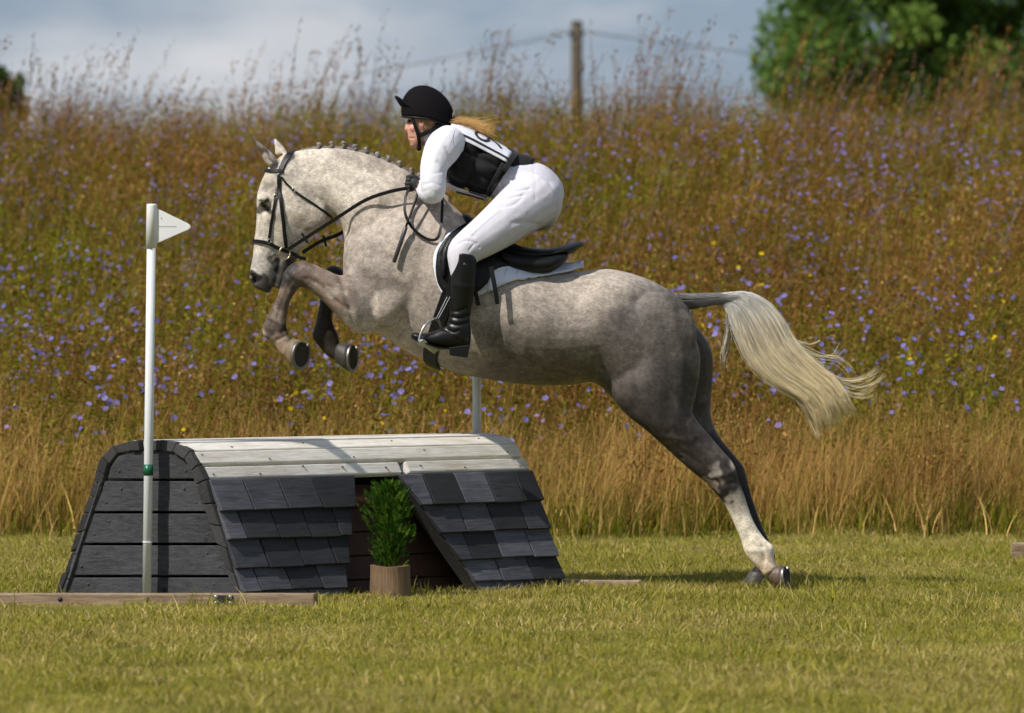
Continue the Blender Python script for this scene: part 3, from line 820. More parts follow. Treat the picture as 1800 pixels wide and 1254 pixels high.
# ------------------------------------------------------------------ timbers on the grass
def beam(name, a, b, h, d, label, mt=M['timber']):
    a, b = Vector(a), Vector(b); L = b - a
    o = empty(name, a); tag(o, label, 'timber')
    q = [Vector((0, 0, -.03)), L + Vector((0, 0, -.03)), L + Vector((0, 0, h)), Vector((0, 0, h))]
    hexa('beam', q + [p + Vector((.015, d, 0)) for p in q], mt, o, .006)
    return o
a = W(-60, 1062, -1.5); b = W(552, 1062, -1.5)
sk = beam('ground_timber', (a.x, -1.5, 0), (b.x, -1.5, 0), .049, .10, 'long weathered timber lying along the near end of the jump')
A0 = Vector(sk.location)
for px in (105, 258):
    c = W(px, 1054, -1.502) - A0; v, f = tube([c + Vector((0, -.0005, 0)), c + Vector((0, .012, 0))], [.011, .011], 14); MB().add(v, f).build('bolt_hole', M['ink'], sk, True)
c = W(392, 1056, -1.502) - A0
br = hexa('bracket', [c + Vector(q) for q in [(-.043, -.004, -.03), (.043, -.004, -.03), (.043, -.004, .024), (-.043, -.004, .024), (-.043, .004, -.03), (.043, .004, -.03), (.043, .004, .024), (-.043, .004, .024)]], M['metal_dark'], sk, .002)
for dx, dz in ((-.032, .016), (.032, .016), (-.032, -.012), (.032, -.012)):
    v, f = ellipsoid(c + Vector((dx, -.006, dz)), (.009, .004, .009), None, 10, 6); MB().add(v, f).build('bolt', M['steel'], br, True)
a = W(985, 1032, .22); b = W(1124, 1032, .16)
beam('ground_timber', (a.x, .24, 0), (b.x, .16, 0), .030, .09, 'short flat timber at the right foot of the jump')
a = W(1778, 985, 3.1)
beam('timber_block', (a.x, 3.1, 0), (a.x + .75, 3.2, 0), .085, .12, 'grey timber end on the grass at the right edge')

# ------------------------------------------------------------------ marker poles
def marker(base, top, r, flag_mat, label, tape=None, fold=1):
    base, top = Vector(base), Vector(top); o = empty('marker_flag', base); tag(o, label, 'flag')
    ax = (top - base); mb = MB(); v, f = tube([(0, 0, 0), ax * .5, ax], [r, r, r], 16); mb.add(v, f); mb.build('pole', M['pole'], o, True)
    s0 = ax * (1 - .196 / ax.length); mb = MB(); v, f = tube([s0, ax * .999, ax + Vector((0, 0, .004)), ax + Vector((0, 0, .006))], [r * 1.24, r * 1.16, r * 1.14, r * .8], 16); mb.add(v, f); mb.build('flag_sleeve', flag_mat, o, True)
    # stiff plastic pennant with rounded tip
    x0 = r * .9; out = [(x0, -.012), (x0 + .055, -.039), (x0 + .148, -.084), (x0 + .158, -.093), (x0 + .158, -.103), (x0 + .148, -.112), (x0 + .055, -.152), (x0, -.177)]
    n = len(out); V = [Vector((ax.x + x, ax.y + y_, ax.z + z)) for y_ in (-.004, .004) for x, z in out]
    F = [tuple(range(n)), tuple(range(2 * n - 1, n - 1, -1))] + [(k, k + n, (k + 1) % n + n, (k + 1) % n) for k in range(n)]
    me = MB().add(V, F).mesh('flag'); fix_normals(me); bevel_mesh(me, .0018); fl = link('flag', me, flag_mat, o)
    return o, ax, fl
q0, q1 = W(257.5, 1055, -1.19), W(267, 361, -1.19); q0.z = 0
mk, ax, fl = marker(q0, q1, .0205, M['flag_white'], 'white triangular flag on tall white pole before the black end boards')
d = ax.normalized()
v, f = tube([d * .575, d * .625], [.0222, .0222], 18); MB().add(v, f).build('tape', M['tape'], mk, True)
v, f = tube([d * .268, d * .272], [.023, .0225], 18); MB().add(v, f).build('tie', M['flag_white'], mk, True)
for k in range(13):                                            # worn print along the pennant
    x = ax.x + .032 + k * .0063; z = ax.z - .0965
    hexa('print', [(x, ax.y - .0052, z - .0022), (x + .0045, ax.y - .0052, z - .0022), (x + .0045, ax.y - .0052, z + .002), (x, ax.y - .0052, z + .002), (x, ax.y - .0038, z - .0022), (x + .0045, ax.y - .0038, z - .0022), (x + .0045, ax.y - .0038, z + .002), (x, ax.y - .0038, z + .002)], M['faint_ink'], fl)
x, z = ax.x + .047, ax.z - .066
hexa('scuff', [(x, ax.y - .0052, z), (x + .003, ax.y - .0052, z - .001), (x - .003, ax.y - .0052, z + .009), (x - .006, ax.y - .0052, z + .009), (x, ax.y - .0038, z), (x + .003, ax.y - .0038, z - .001), (x - .003, ax.y - .0038, z + .009), (x - .006, ax.y - .0038, z + .009)], M['ink'], fl)
q0, q1 = W(838, 1028, .36), W(838, 392, .36); q0.z = 0
marker(q0, q1, .0205, M['flag_red'], 'white marker pole behind the jump under the belly of the horse')

# ------------------------------------------------------------------ little conifer in a log pot
pb = W(686, 1049, -.74); pb.z = 0
pot = empty('potted_conifer', pb); tag(pot, 'small bright green conifer in a sawn log pot inside the jump opening', 'plant')
mb = MB(); n = 22; rings = []
for k, (z, r) in enumerate([(-.02, .094), (.02, .096), (.07, .094), (.115, .092), (.142, .093), (.144, .078), (.10, .075)]):
    rings += [(r * math.cos(6.283 * j / n) * (1 + .03 * math.sin(j * 2.3)), r * math.sin(6.283 * j / n), z + (.004 * math.sin(j * .6 + 1) if 3 <= k <= 5 else 0)) for j in range(n)]
mb.add(rings, ring_faces(7, n)); mb.build('log_pot', M['log'], pot)
mb = MB(); v, f = tube([(0, 0, .10), (.004, .01, .2), (0, .02, .36)], [.009, .006, .002], 8); mb.add(v, f); mb.build('trunk', M['log'], pot)
mb = MB(); random.seed(77)
for k in range(950):                                            # flat ferny sprays
    z = random.uniform(.145, .53); a = random.uniform(0, 6.283); rad = .112 * (1 - max(0, (z - .42) / .16) ** 2) * (.62 + .38 * min(1, (z - .14) / .2)) * (1 + .22 * math.sin(3 * a + 11 * z) + .12 * math.sin(26 * z + a)); rr = rad * random.uniform(.1, 1)
    c0 = np.array([rr * math.cos(a), rr * math.sin(a), z]); up = np.array([math.cos(a) * .6, math.sin(a) * .6, random.uniform(.5, 1.1)]); up /= np.linalg.norm(up)
    sd_ = np.cross(up, rng.normal(size=3)); sd_ /= np.linalg.norm(sd_); ln = random.uniform(.018, .042)
    base_c = mixc((0.03, 0.11, 0.010), (0.16, 0.26, 0.03), random.random() ** 1.8)
    for q in range(7):
        p_ = c0 + up * ln * (q / 6 - .4)
        for s in (-1, 1):
            l2 = ln * .38 * (1 - q / 9); e_ = p_ + sd_ * s * l2 + up * l2 * .8; w_ = up * .0030 + rng.normal(0, .001, 3)
            mb.add([p_ - w_, e_, p_ + w_], [(0, 1, 2)], [x * random.uniform(.8, 1.2) for x in base_c])
fo = mb.build('foliage', plantm, pot); fo['kind'] = 'stuff'

# ================================================================== the horse
hb = MB()
def HL(st, n=28, sub=4): hb.add(*loft(st, n, sub))
# trunk
HL([(606,418,603,474,.07,0), (612,400,606,505,.135,0), (650,368,622,560,.20,0), (712,340,664,587,.235,0), (775,345,722,622,.255,0,-.12), (835,398,785,650,.29,0,-.12), (895,440,855,667,.315,0,-.08),
    (955,470,935,677,.325,0,-.05), (1015,477,1005,677,.31,0), (1070,473,1048,674,.29,0), (1120,484,1092,712,.285,0), (1162,502,1145,715,.265,0), (1194,528,1190,672,.20,0), (1212,575,1212,640,.11,0)], 36)
# neck
HL([(492,290,556,372,.062,0), (514,268,582,379,.070,0,.1), (556,260,594,386,.080,0,.2), (600,260,602,402,.090,0,.25), (645,269,606,428,.108,0,.28), (690,286,608,458,.135,0,.28), (735,311,628,500,.165,0,.25), (792,348,668,545,.185,0,.2)], 30)
# head
HL([(496,273,518,268,.045,0), (474,292,556,326,.080,0), (464,308,577,358,.090,0), (456,328,583,379,.094,0), (451,347,574,396,.098,0), (451,370,557,412,.085,0), (449.5,400,539,433,.068,0), (446.5,424,518,448,.056,0), (444,452,492,458,.050,0),
    (439.5,476,485,479,.053,0), (438.5,490,481,493,.051,0), (444,502,478,505,.044,0), (456,510,476,513,.034,0), (465,514,474,516,.018,0)], 26)
HL([(484,440,526,448,.047,0), (490,462,514,468,.043,0), (487.5,482,505,486,.041,0), (483,496,499,500,.038,0), (482,506,493,509,.028,0)], 18)
for s in (-1, 1):
    hb.add(*ellipsoid(W(544, 376, s * .060), (.080, .030, .080)))           # cheek
    hb.add(*ellipsoid(W(463, 349, s * .074), (.035, .026, .022), ry(20)))    # brow over the eye
    hb.add(*ellipsoid(W(445, 484, s * .036), (.020, .020, .026)))            # nostril rim
# ears: near one turned forward, far one upright
HL([(475,296,490,286,.026,-.045), (467,287,483,274.5,.027,-.048), (459.5,275,473.5,264.5,.023,-.052), (452,260,460.5,253,.015,-.055), (446.5,247,450,245,.007,-.056)], 14)
HL([(484,274,506,268,.026,.048), (483,262,500,259,.024,.052), (481.5,251,491,250,.016,.055), (480,242,483,242,.006,.056)], 14)
# fore legs: near and far
YN, YF = -.175, .165
HL([(668,500,684,575,.05,-.12), (632,488,652,585,.085,-.145), (612,481,636,588,.10,-.16), (597,484,622,583,.098,YN), (575,475,592,556,.085,YN), (551,464.5,566,528,.070,YN), (533,459,546,513,.060,YN), (515,462,533,506,.056,YN), (499,478,525,506,.053,YN), (494.5,496,519,515,.045,YN),
    (487,522,510,530,.037,YN), (478,540,506.5,543,.036,YN), (469,559,504,557,.039,YN), (460.5,576,503.5,573,.044,YN), (464,591,506,585,.040,YN), (475,600,509,590,.036,YN), (485,611,514,596,.036,YN), (491,620,518,603,.034,YN), (498,626,521,607,.034,YN - .005)], 20, 5)
HL([(650,480,668,585,.09,.14), (612,488,634,585,.10,.15), (604,476,622,560,.09,YF), (590,467,606,540,.078,YF), (576,470,600,528,.066,YF), (567,485,594,525,.056,YF), (563,505,590,530,.050,YF), (562,530,586,545,.040,YF),
    (558,552,584,556,.038,YF), (554,570,586,570,.040,YF), (548,590,594,588,.044,YF), (556,604,595,594,.040,YF), (566,616,597,598,.037,YF), (575,626,597,606,.036,YF), (586,632,605,609,.036,YF - .004), (596,636,611,613,.034,YF - .006)], 20, 5)
# hind legs: near and far
HL([(1100,520,1180,535,.09,-.13), (1095,580,1215,580,.125,-.145), (1080,640,1230,618,.132,-.15), (1074,690,1230,655,.130,-.15), (1100,728,1224,695,.118,-.15), (1138,759,1218,727,.105,-.155), (1178,795,1242,759,.078,-.145), (1212,826,1271,793,.061,-.14),
    (1240,848,1289,815,.055,-.135), (1256,866,1298,843,.052,-.13), (1270,882,1308,868,.044,-.125), (1283,905,1317,896,.037,-.12), (1294,930,1328,922,.037,-.12), (1303,952,1344,946,.041,-.12), (1308,970,1361,962,.046,-.12), (1321,989,1361,980,.041,-.12), (1336,1004,1364,991,.039,-.12), (1343,1014,1368,997,.036,-.12)], 22, 5)
HL([(1075,520,1190,540,.10,.14), (1075,580,1230,580,.14,.165), (1085,640,1252,620,.15,.17), (1098,690,1253,668,.14,.17), (1130,730,1250,706,.12,.165), (1168,762,1251,736,.10,.155), (1203,795,1265,768,.076,.145), (1236,826,1290,799,.06,.14),
    (1262,850,1308,822,.054,.135), (1277,868,1315,848,.050,.13), (1289,888,1322,874,.043,.125), (1301,914,1332,904,.037,.12), (1314,940,1343,932,.037,.12), (1326,962,1356,958,.042,.12), (1332,980,1363,978,.044,.12), (1327,996,1357,1000,.038,.12), (1320,1004,1347,1012,.040,.12)], 22, 5)
# muscle masses
for s in (-1, 1):
    hb.add(*ellipsoid(W(640, 505, s * .165), (.11, .048, .12), ry(30)))      # point of shoulder
    hb.add(*ellipsoid(W(690, 530, s * .180), (.13, .05, .10), ry(-50)))      # triceps
    hb.add(*ellipsoid(W(1150, 600, s * .19), (.20, .095, .24), ry(15)))       # haunch
    hb.add(*ellipsoid(W(1085, 525, s * .16), (.17, .08, .09), ry(10)))       # hip
# dock of the tail
hb.add(*loft([(1178,512,1180,548,.032,0), (1200,518,1203,547,.030,0), (1235,518,1238,541,.026,0), (1265,516,1266,536,.023,0), (1300,520,1292,537,.019,0), (1330,536,1317,549,.013,0)], 14))
hm = remesh(hb, .0065, 13, .5)
sculpt(hm, [
    ([(700,330),(665,420),(645,490)], 16, -.005, None),            # shoulder blade edge
    ([(735,345),(742,430),(725,520),(690,578)], 16, -.010, None),            # behind the triceps
    ([(640,470),(700,490),(735,520)], 14, .006, None),
    ([(590,395),(640,410),(680,360),(720,320)], 12, -.005, None),            # jugular line
    ([(560,330),(600,345),(650,350),(700,330)], 20, .005, None),
    ([(598,490),(612,530),(624,582)], 6, -.010, 'near'),                     # forearm against the chest
    ([(540,490),(566,505),(590,530),(615,545)], 4.5, -.007, 'near'),         # groove between forearm muscles
    ([(535,470),(570,492),(600,505)], 5, .004, 'near'),
    ([(510,498),(497,530),(487,560)], 4, -.005, 'near'),                     # tendon groove
    ([(478,566),(492,575),(500,582)], 4, -.005, 'near'),
    ([(578,520),(572,560)], 4, -.005, 'far'),
    ([(625,582),(660,575),(700,560)], 9, -.008, None),                       # elbow fold
    ([(1005,560),(1030,620),(1046,668)], 18, -.004, None),                   # flank
    ([(960,640),(1010,655),(1044,668)], 10, .004, None),
    ([(1195,545),(1208,600),(1212,660),(1206,715)], 9, -.006, 'near'),       # hamstring grooves
    ([(1165,560),(1178,620),(1180,690),(1172,735)], 12, -.006, None),
    ([(1100,560),(1120,640),(1110,715)], 18, -.005, None),
    ([(1150,768),(1190,770),(1215,775)], 7, .004, 'near'),
    ([(1180,785),(1215,805),(1245,832)], 5, -.005, 'near'),
    ([(1225,775),(1258,803),(1283,824)], 5, -.006, 'near'),                  # Achilles hollow
    ([(1262,838),(1282,832),(1292,822)], 6, .005, 'near'),
    ([(1288,885),(1303,915),(1318,946)], 3.5, -.006, 'near'),                # hind tendon
    ([(1318,968),(1340,970)], 5, .003, 'near'),
    ([(1340,962),(1345,985)], 4, -.006, 'near'),
    ([(500,476),(512,492),(530,500)], 3, -.004, 'near'), ([(497,500),(486,530),(474,560)], 3, .003, 'near'), ([(470,570),(468,585),(480,596)], 4, .004, 'near'), ([(508,586),(500,592),(486,598)], 3, -.005, 'near'), ([(1282,800),(1290,818),(1296,838)], 4, .005, 'near'), ([(1256,846),(1276,852),(1296,848)], 4, -.004, 'near'),
    ([(720,480),(745,520),(760,570)], 3, .003, None), ([(545,470),(575,487),(598,500)], 2, .0035, 'near'), ([(1150,778),(1172,792),(1200,806)], 2.4, -.004, 'near'),
    ([(484,372),(500,400),(512,422)], 4.5, .005, None),                      # facial crest
    ([(475,395),(482,425),(476,455)], 6, -.006, None),
    ([(495,330),(520,380),(525,420)], 12, -.005, None),
    ([(470,332),(480,326),(486,335)], 8, -.010, None),                       # hollow above the eye
    ([(455,366),(464,374),(472,366)], 3.5, -.005, None),
    ([(454,352),(463,350),(473,356)], 2.6, .005, None),                      # eyelid
    ([(500,300),(530,320),(562,345)], 7, .006, None),                        # wing of the atlas
    ([(515,305),(545,335),(560,360)], 5, -.004, None),
    ([(442,484),(446,490),(447,496)], 3.6, -.014, None),                     # nostril
    ([(850,470),(858,560),(850,630)], 9, .0022, None), ([(880,480),(890,570),(882,640)], 9, .0022, None), ([(912,490),(924,580),(916,645)], 9, .0022, None), ([(945,495),(957,590),(950,650)], 9, .0022, None),
    ([(760,420),(752,500),(770,580),(790,640)], 8, -.003, None),             # girth groove
])
v, nn = mesh_arrays(hm); p = to_px(v)
pn = p + 6 * np.stack([np.sin(p[:, 1] * .13 + p[:, 0] * .05) + np.sin(p[:, 1] * .31 + v[:, 1] * 40), np.sin(p[:, 0] * .11 + p[:, 1] * .07) + np.sin(p[:, 0] * .29 + v[:, 1] * 30)], 1) * .6
c = np.tile(np.array([[.50, .45, .405]]), (len(v), 1))
def blob(px, py, rx, ryy, col, k=1.0, rot=0.0, side=None, hard=1.0):
    global c
    d = pn - np.array([px, py]); a = math.radians(rot); dx = d[:, 0] * math.cos(a) + d[:, 1] * math.sin(a); dy = -d[:, 0] * math.sin(a) + d[:, 1] * math.cos(a)
    q = np.sqrt((dx / rx) ** 2 + (dy / ryy) ** 2); w = np.clip((1 - q) * 2.2 * hard, 0, 1); w = w * w * (3 - 2 * w) * k
    if side == 'near': w = w * np.clip(-v[:, 1] * 40 + .5, 0, 1)
    if side == 'far': w = w * np.clip(v[:, 1] * 40 + .5, 0, 1)
    c = c * (1 - w[:, None]) + np.array(col)[None] * w[:, None]
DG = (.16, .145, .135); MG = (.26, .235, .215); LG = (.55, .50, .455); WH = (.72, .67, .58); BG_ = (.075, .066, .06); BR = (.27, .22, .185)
blob(540, 400, 190, 220, (.56, .52, .465), .8)            # pale head and upper neck
blob(600, 300, 160, 70, (.58, .535, .48), .8)
blob(700, 470, 130, 160, (.41, .365, .33), .7)
blob(640, 450, 60, 60, (.33, .295, .27), .6); blob(660, 490, 50, 36, (.30, .27, .25), .5); blob(610, 520, 60, 50, (.36, .32, .285), .6)
blob(690, 385, 90, 50, (.44, .39, .35), .5)
blob(860, 560, 190, 150, (.41, .37, .335), .7)
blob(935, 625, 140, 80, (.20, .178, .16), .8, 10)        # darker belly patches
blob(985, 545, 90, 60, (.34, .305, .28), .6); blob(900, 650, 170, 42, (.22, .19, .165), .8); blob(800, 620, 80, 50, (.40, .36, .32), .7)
blob(1060, 510, 130, 70, (.46, .415, .37), .85, 15)       # pale croup
blob(1140, 640, 140, 180, DG, .9, 12); blob(1170, 560, 80, 70, (.22, .20, .185), .7); blob(1090, 590, 55, 60, (.24, .215, .20), .6)  # dark grey hindquarters and gaskin; shade on the lower rear painted in too
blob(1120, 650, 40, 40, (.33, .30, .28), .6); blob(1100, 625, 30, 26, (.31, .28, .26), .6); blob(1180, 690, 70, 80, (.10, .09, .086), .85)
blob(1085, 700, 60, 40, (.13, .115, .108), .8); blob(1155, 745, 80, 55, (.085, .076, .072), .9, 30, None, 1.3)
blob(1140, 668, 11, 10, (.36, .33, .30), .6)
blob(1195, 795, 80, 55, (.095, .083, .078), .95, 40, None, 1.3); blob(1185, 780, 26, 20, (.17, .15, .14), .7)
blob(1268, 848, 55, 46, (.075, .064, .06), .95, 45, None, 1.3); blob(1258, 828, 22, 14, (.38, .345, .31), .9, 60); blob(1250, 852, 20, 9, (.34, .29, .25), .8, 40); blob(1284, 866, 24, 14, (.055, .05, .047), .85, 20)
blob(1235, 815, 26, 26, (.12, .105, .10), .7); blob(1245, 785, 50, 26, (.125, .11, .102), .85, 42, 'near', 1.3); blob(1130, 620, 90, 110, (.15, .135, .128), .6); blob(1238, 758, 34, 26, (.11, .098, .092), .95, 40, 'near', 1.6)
blob(1318, 925, 60, 52, WH, 1.0, 0, 'near', 1.6); blob(1340, 970, 40, 45, (.74, .68, .58), 1.0, 0, 'near', 1.6); blob(1300, 885, 26, 26, (.50, .46, .41), .8, 0, 'near')
blob(1350, 1005, 32, 34, (.66, .56, .46), 1.0, 0, 'near', 1.8)
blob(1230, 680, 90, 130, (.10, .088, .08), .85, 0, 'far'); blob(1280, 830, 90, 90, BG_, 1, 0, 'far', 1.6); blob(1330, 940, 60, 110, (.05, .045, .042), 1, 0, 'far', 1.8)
blob(565, 510, 72, 52, (.255, .205, .175), .9, 30, 'near', 1.3); blob(520, 480, 44, 36, (.20, .16, .14), .95, 0, 'near', 1.4); blob(496, 540, 50, 80, (.17, .138, .118), 1, 0, 'near', 1.6); blob(592, 512, 24, 16, (.44, .395, .35), .7, 0, 'near')
blob(492, 555, 14, 20, (.36, .31, .26), .7, 0, 'near'); blob(502, 583, 14, 10, (.07, .06, .055), .9, 0, 'near'); blob(490, 606, 22, 24, (.42, .33, .26), .9, 0, 'near'); blob(500, 505, 12, 26, (.33, .27, .23), .6, 20, 'near')
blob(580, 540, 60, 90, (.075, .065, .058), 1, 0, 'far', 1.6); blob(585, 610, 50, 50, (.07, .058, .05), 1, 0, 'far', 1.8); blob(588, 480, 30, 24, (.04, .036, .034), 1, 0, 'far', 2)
blob(462, 470, 46, 40, (.36, .345, .325), .7); blob(458, 500, 26, 20, (.12, .112, .105), .95, 0, None, 1.3); blob(445, 488, 11, 12, (.045, .036, .034), .95, 0, None, 1.6); blob(500, 480, 22, 34, (.085, .078, .072), .95, 0, None, 1.4); blob(470, 512, 12, 8, (.13, .12, .10), .9)
blob(480, 455, 8, 10, (.10, .09, .08), .8); blob(466, 371, 14, 10, (.10, .088, .08), .95); blob(463, 361, 13, 9, (.10, .088, .08), .9); blob(472, 332, 13, 16, (.32, .29, .265), .7); blob(545, 385, 30, 26, (.42, .36, .32), .6)
blob(455, 255, 22, 26, (.22, .195, .18), .9, 0, 'near'); blob(466, 268, 6, 26, (.10, .08, .07), .8, -40, 'near'); blob(478, 280, 10, 12, (.34, .31, .29), .6, 0, 'near')
blob(660, 285, 90, 22, (.40, .355, .32), .6, 14)
blob(1225, 530, 60, 24, (.15, .14, .13), .95, 0, None, 1.5); blob(1300, 540, 50, 30, (.30, .29, .27), .9, 0, None, 1.5)
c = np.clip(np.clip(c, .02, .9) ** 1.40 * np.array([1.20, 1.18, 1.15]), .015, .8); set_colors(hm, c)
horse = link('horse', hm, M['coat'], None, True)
tag(horse, 'dapple grey horse leaping left over the black jump', 'horse')
dgv, dgn = mesh_arrays(hm)
bvh = BVHTree.FromPolygons([tuple(x) for x in dgv], [tuple(q.vertices) for q in hm.polygons])
CAM = Vector((0, -D0, EYE))
def on_horse(px, py, off=0.0):
    """where the line of sight through a photo point meets the near side, lifted by off"""
    d = (W(px, py, 0) - CAM).normalized(); h = bvh.ray_cast(CAM, d)
    if h[0] is None:
        q, nn_, _, _ = bvh.find_nearest(W(px, py, 0)); return q + nn_ * off, nn_
    return h[0] + h[1] * off, h[1]

def strap(name, line, w, mt, parent, off=.004, th=.005, sub=6, smooth=2, mirror=False, ends=None):
    """a flat strap lying on the horse along a traced line"""
    L = catmull(line, sub); P = []; Nn = []
    for q in L:
        a, b = on_horse(q[0], q[1], off); P.append(np.array(a)); Nn.append(np.array(b))
    P = np.array(P); Nn = np.array(Nn)
    for _ in range(smooth):
        P[1:-1] = P[1:-1] * .5 + (P[:-2] + P[2:]) * .25; Nn[1:-1] = Nn[1:-1] * .4 + (Nn[:-2] + Nn[2:]) * .3
    Nn /= np.linalg.norm(Nn, axis=1)[:, None]
    T = np.gradient(P, axis=0); T /= np.linalg.norm(T, axis=1)[:, None]; S_ = np.cross(T, Nn); S_ /= np.linalg.norm(S_, axis=1)[:, None]
    V = []
    for a, s, n_ in zip(P, S_, Nn): V += [a - s * w / 2, a - s * w * .42 + n_ * th, a + s * w * .42 + n_ * th, a + s * w / 2]
    V = np.array(V)
    if mirror: V = V * np.array([1, -1, 1])
    me = MB().add(V, ring_faces(len(P), 4)).mesh(name); fix_normals(me)
    return link(name, me, mt, parent, False), P

# ------------------------------------------------------------------ hooves with shoes
def hoof(sole, nrm, toe, r, h, horn=M['hoof'], lift=.85):
    sole = Vector(sole); nrm = Vector(nrm).normalized(); toe = Vector(toe); toe = (toe - nrm * toe.dot(nrm)).normalized(); sd_ = nrm.cross(toe)
    mb = MB(); n = 24; V = []
    def pt(a, rr, up, sh): 
        k = 1.0 if math.cos(a) > -.35 else 1 - .18 * (-.35 - math.cos(a)) / .65
        return sole - nrm * up + toe * (rr * math.cos(a) * 1.04 * k + sh) + sd_ * rr * math.sin(a) * .96
    lv = [(0, r, 0), (.35 * h, r * .94, -.10 * r), (.75 * h, r * .83, -.24 * r), (h, r * .76, -.30 * r), (h * 1.1, r * .60, -.32 * r)]
    for up, rr, sh in lv:
        V += [pt(2 * math.pi * j / n, rr, up * (1 if math.cos(2 * math.pi * j / n) > 0 else 1 - .18 * abs(math.cos(2 * math.pi * j / n))), sh) for j in range(n)]
    mb.add(V, ring_faces(len(lv), n)); me = mb.mesh('hoof'); fix_normals(me)
    o = link('hoof', me, horn, horse, True)
    # shoe: an open ring on the rim
    mb = MB(); V = []; A = [math.radians(x) for x in np.linspace(-148, 148, 34)]
    for a in A:
        for rr, up in ((1.0, -.001), (1.0, -.010), (.80, -.010), (.80, -.001)): V.append(pt(a, r * rr, up, 0))
    mb.add(V, ring_faces(len(A), 4)); me = mb.mesh('horseshoe'); fix_normals(me); link('horseshoe', me, M['iron'], o)
    mb = MB(); V = [pt(2 * math.pi * j / n, r * .93, -.0025, 0) for j in range(n)] + [pt(2 * math.pi * j / n, r * .3, .004, 0) for j in range(n)]
    mb.add(V, ring_faces(2, n)); mb.build('sole', M['sole'], o)
    fr = [pt(math.radians(150), r * .8, -.004, 0), pt(math.radians(-150), r * .8, -.004, 0), sole + toe * r * .35 + nrm * .003, sole - toe * r * .4 + nrm * .010]
    MB().add(fr, [(0, 3, 2), (3, 1, 2), (0, 1, 3)]).build('frog', M['sole'], o)
    return o
dk = simple('dark_hoof', (.05, .042, .036), .55, .3, 30, bump=.3, bscale=60)
hoof(W(528, 623, YN - .018), (.80, -.60, -.12), (-.16, 0, -1), .072, .070)
hoof(W(618, 628, YF - .012), (.93, -.36, -.05), (-.12, 0, -1), .070, .070, dk)
hoof(W(1380, 1015, -.125), (.93, -.36, .10), (.05, 0, -1), .062, .064, simple('brown_hoof', (.12, .08, .06), .5, .3, 30, bump=.3, bscale=60))
hz = W(1326, 1030, .12); hoof((hz.x, .12, .004), (0, 0, -1), (-1, 0, 0), .058, .068, dk)

# eyes
for s in (-1, 1):
    q = on_horse(463.5, 361, -.009)[0]; v_, f_ = ellipsoid(Vector((q.x, s * abs(q.y), q.z)), (.024, .015, .0155), ry(35)); MB().add(v_, f_).build('eye', M['eye'], horse, True)

# mane: plaited into little rolled knots along the crest
mane_m = vcol_mat('mane_hair', .6, .25, 60, .2, 300, .3)
crest = [(528, 265), (556, 259.5), (580, 259), (612, 260.5), (643, 268), (668, 276), (690, 286), (713, 297.5), (733, 309), (752, 320)]
mb = MB(); CR = catmull(crest, 6); V = []
for i, q in enumerate(CR):
    a = W(q[0], q[1] + 2.5, 0); hgt = .010 + .005 * math.sin(i * 1.7) ** 2
    for dy, dz in ((-.020, -.020), (-.010, hgt * .7), (0, hgt), (.010, hgt * .7), (.020, -.020)): V.append((a.x + .003 * math.sin(i * 5.1), a.y + dy, a.z + dz))
mb.add(V, ring_faces(len(CR), 5), (.17, .155, .145)); mo = mb.build('mane', mane_m, horse, True)
for k, (bx_, by_) in enumerate([(560, 254.5), (583, 252.5), (604, 252.5), (624.5, 257.5), (644, 262), (663.5, 270.5), (682, 277.5), (701.5, 287), (723, 299), (738, 308)]):
    mb = MB(); a = W(bx_, by_, -.004)
    for q in range(3):
        v_, f_ = ellipsoid(a + Vector((.004 * math.cos(q * 2.1 + k), -.006 + .006 * q, .003 * math.sin(q * 2.1 + k))), (np.array([.0108 - .0012 * q, .0100, .0105 - .001 * q]) * random.uniform(.8, 1.1)), ry(25 * q), 12, 8)
        mb.add(v_, f_, [(.23, .215, .20), (.15, .14, .13), (.30, .285, .265)][q])
    v_, f_ = tube([a + Vector((.004, -.004, -.022)), a + Vector((.001, -.010, -.010)), a], [.010, .0085, .006], 8); mb.add(v_, f_, (.17, .155, .145))
    mb.build('mane_braid', mane_m, horse, True)

# ------------------------------------------------------------------ hair strands
def strands(name, lines, widths, cols, parent, mt, n=3):
    """many tapering hairs as one mesh; cols is (root colour, tip colour) per hair"""
    mb = MB()
    for P, w, (c0, c1) in zip(lines, widths, cols):
        m_ = len(P); R = [w * (1 - .75 * (i / (m_ - 1)) ** 2) for i in range(m_)]
        q = tube_pts(P, R, n)
        cc = []
        for i in range(m_): cc += [mixc(c0, c1, min(1, max(0, (i / (m_ - 1) - .12) * 1.5)))] * n
        mb.add(q.reshape(-1, 3), ring_faces(m_, n), cc)
    return mb.build(name, mt, parent, True)
LC = catmull([(1258,532),(1276,543),(1281,567),(1294,601),(1314,641),(1354,680),(1400,704),(1423,728),(1434,758)], 8)
RC = catmull([(1258,517),(1310,513),(1350,531),(1376,563),(1393,594),(1415,623),(1449,655),(1478,684),(1500,722)], 8)
lines = []; wd = []; cl = []
r2 = np.random.default_rng(4)
locks = r2.uniform(0, 1, 110); lock_y = r2.normal(0, .03, 110); lock_t = r2.uniform(.80, 1.07, 110)
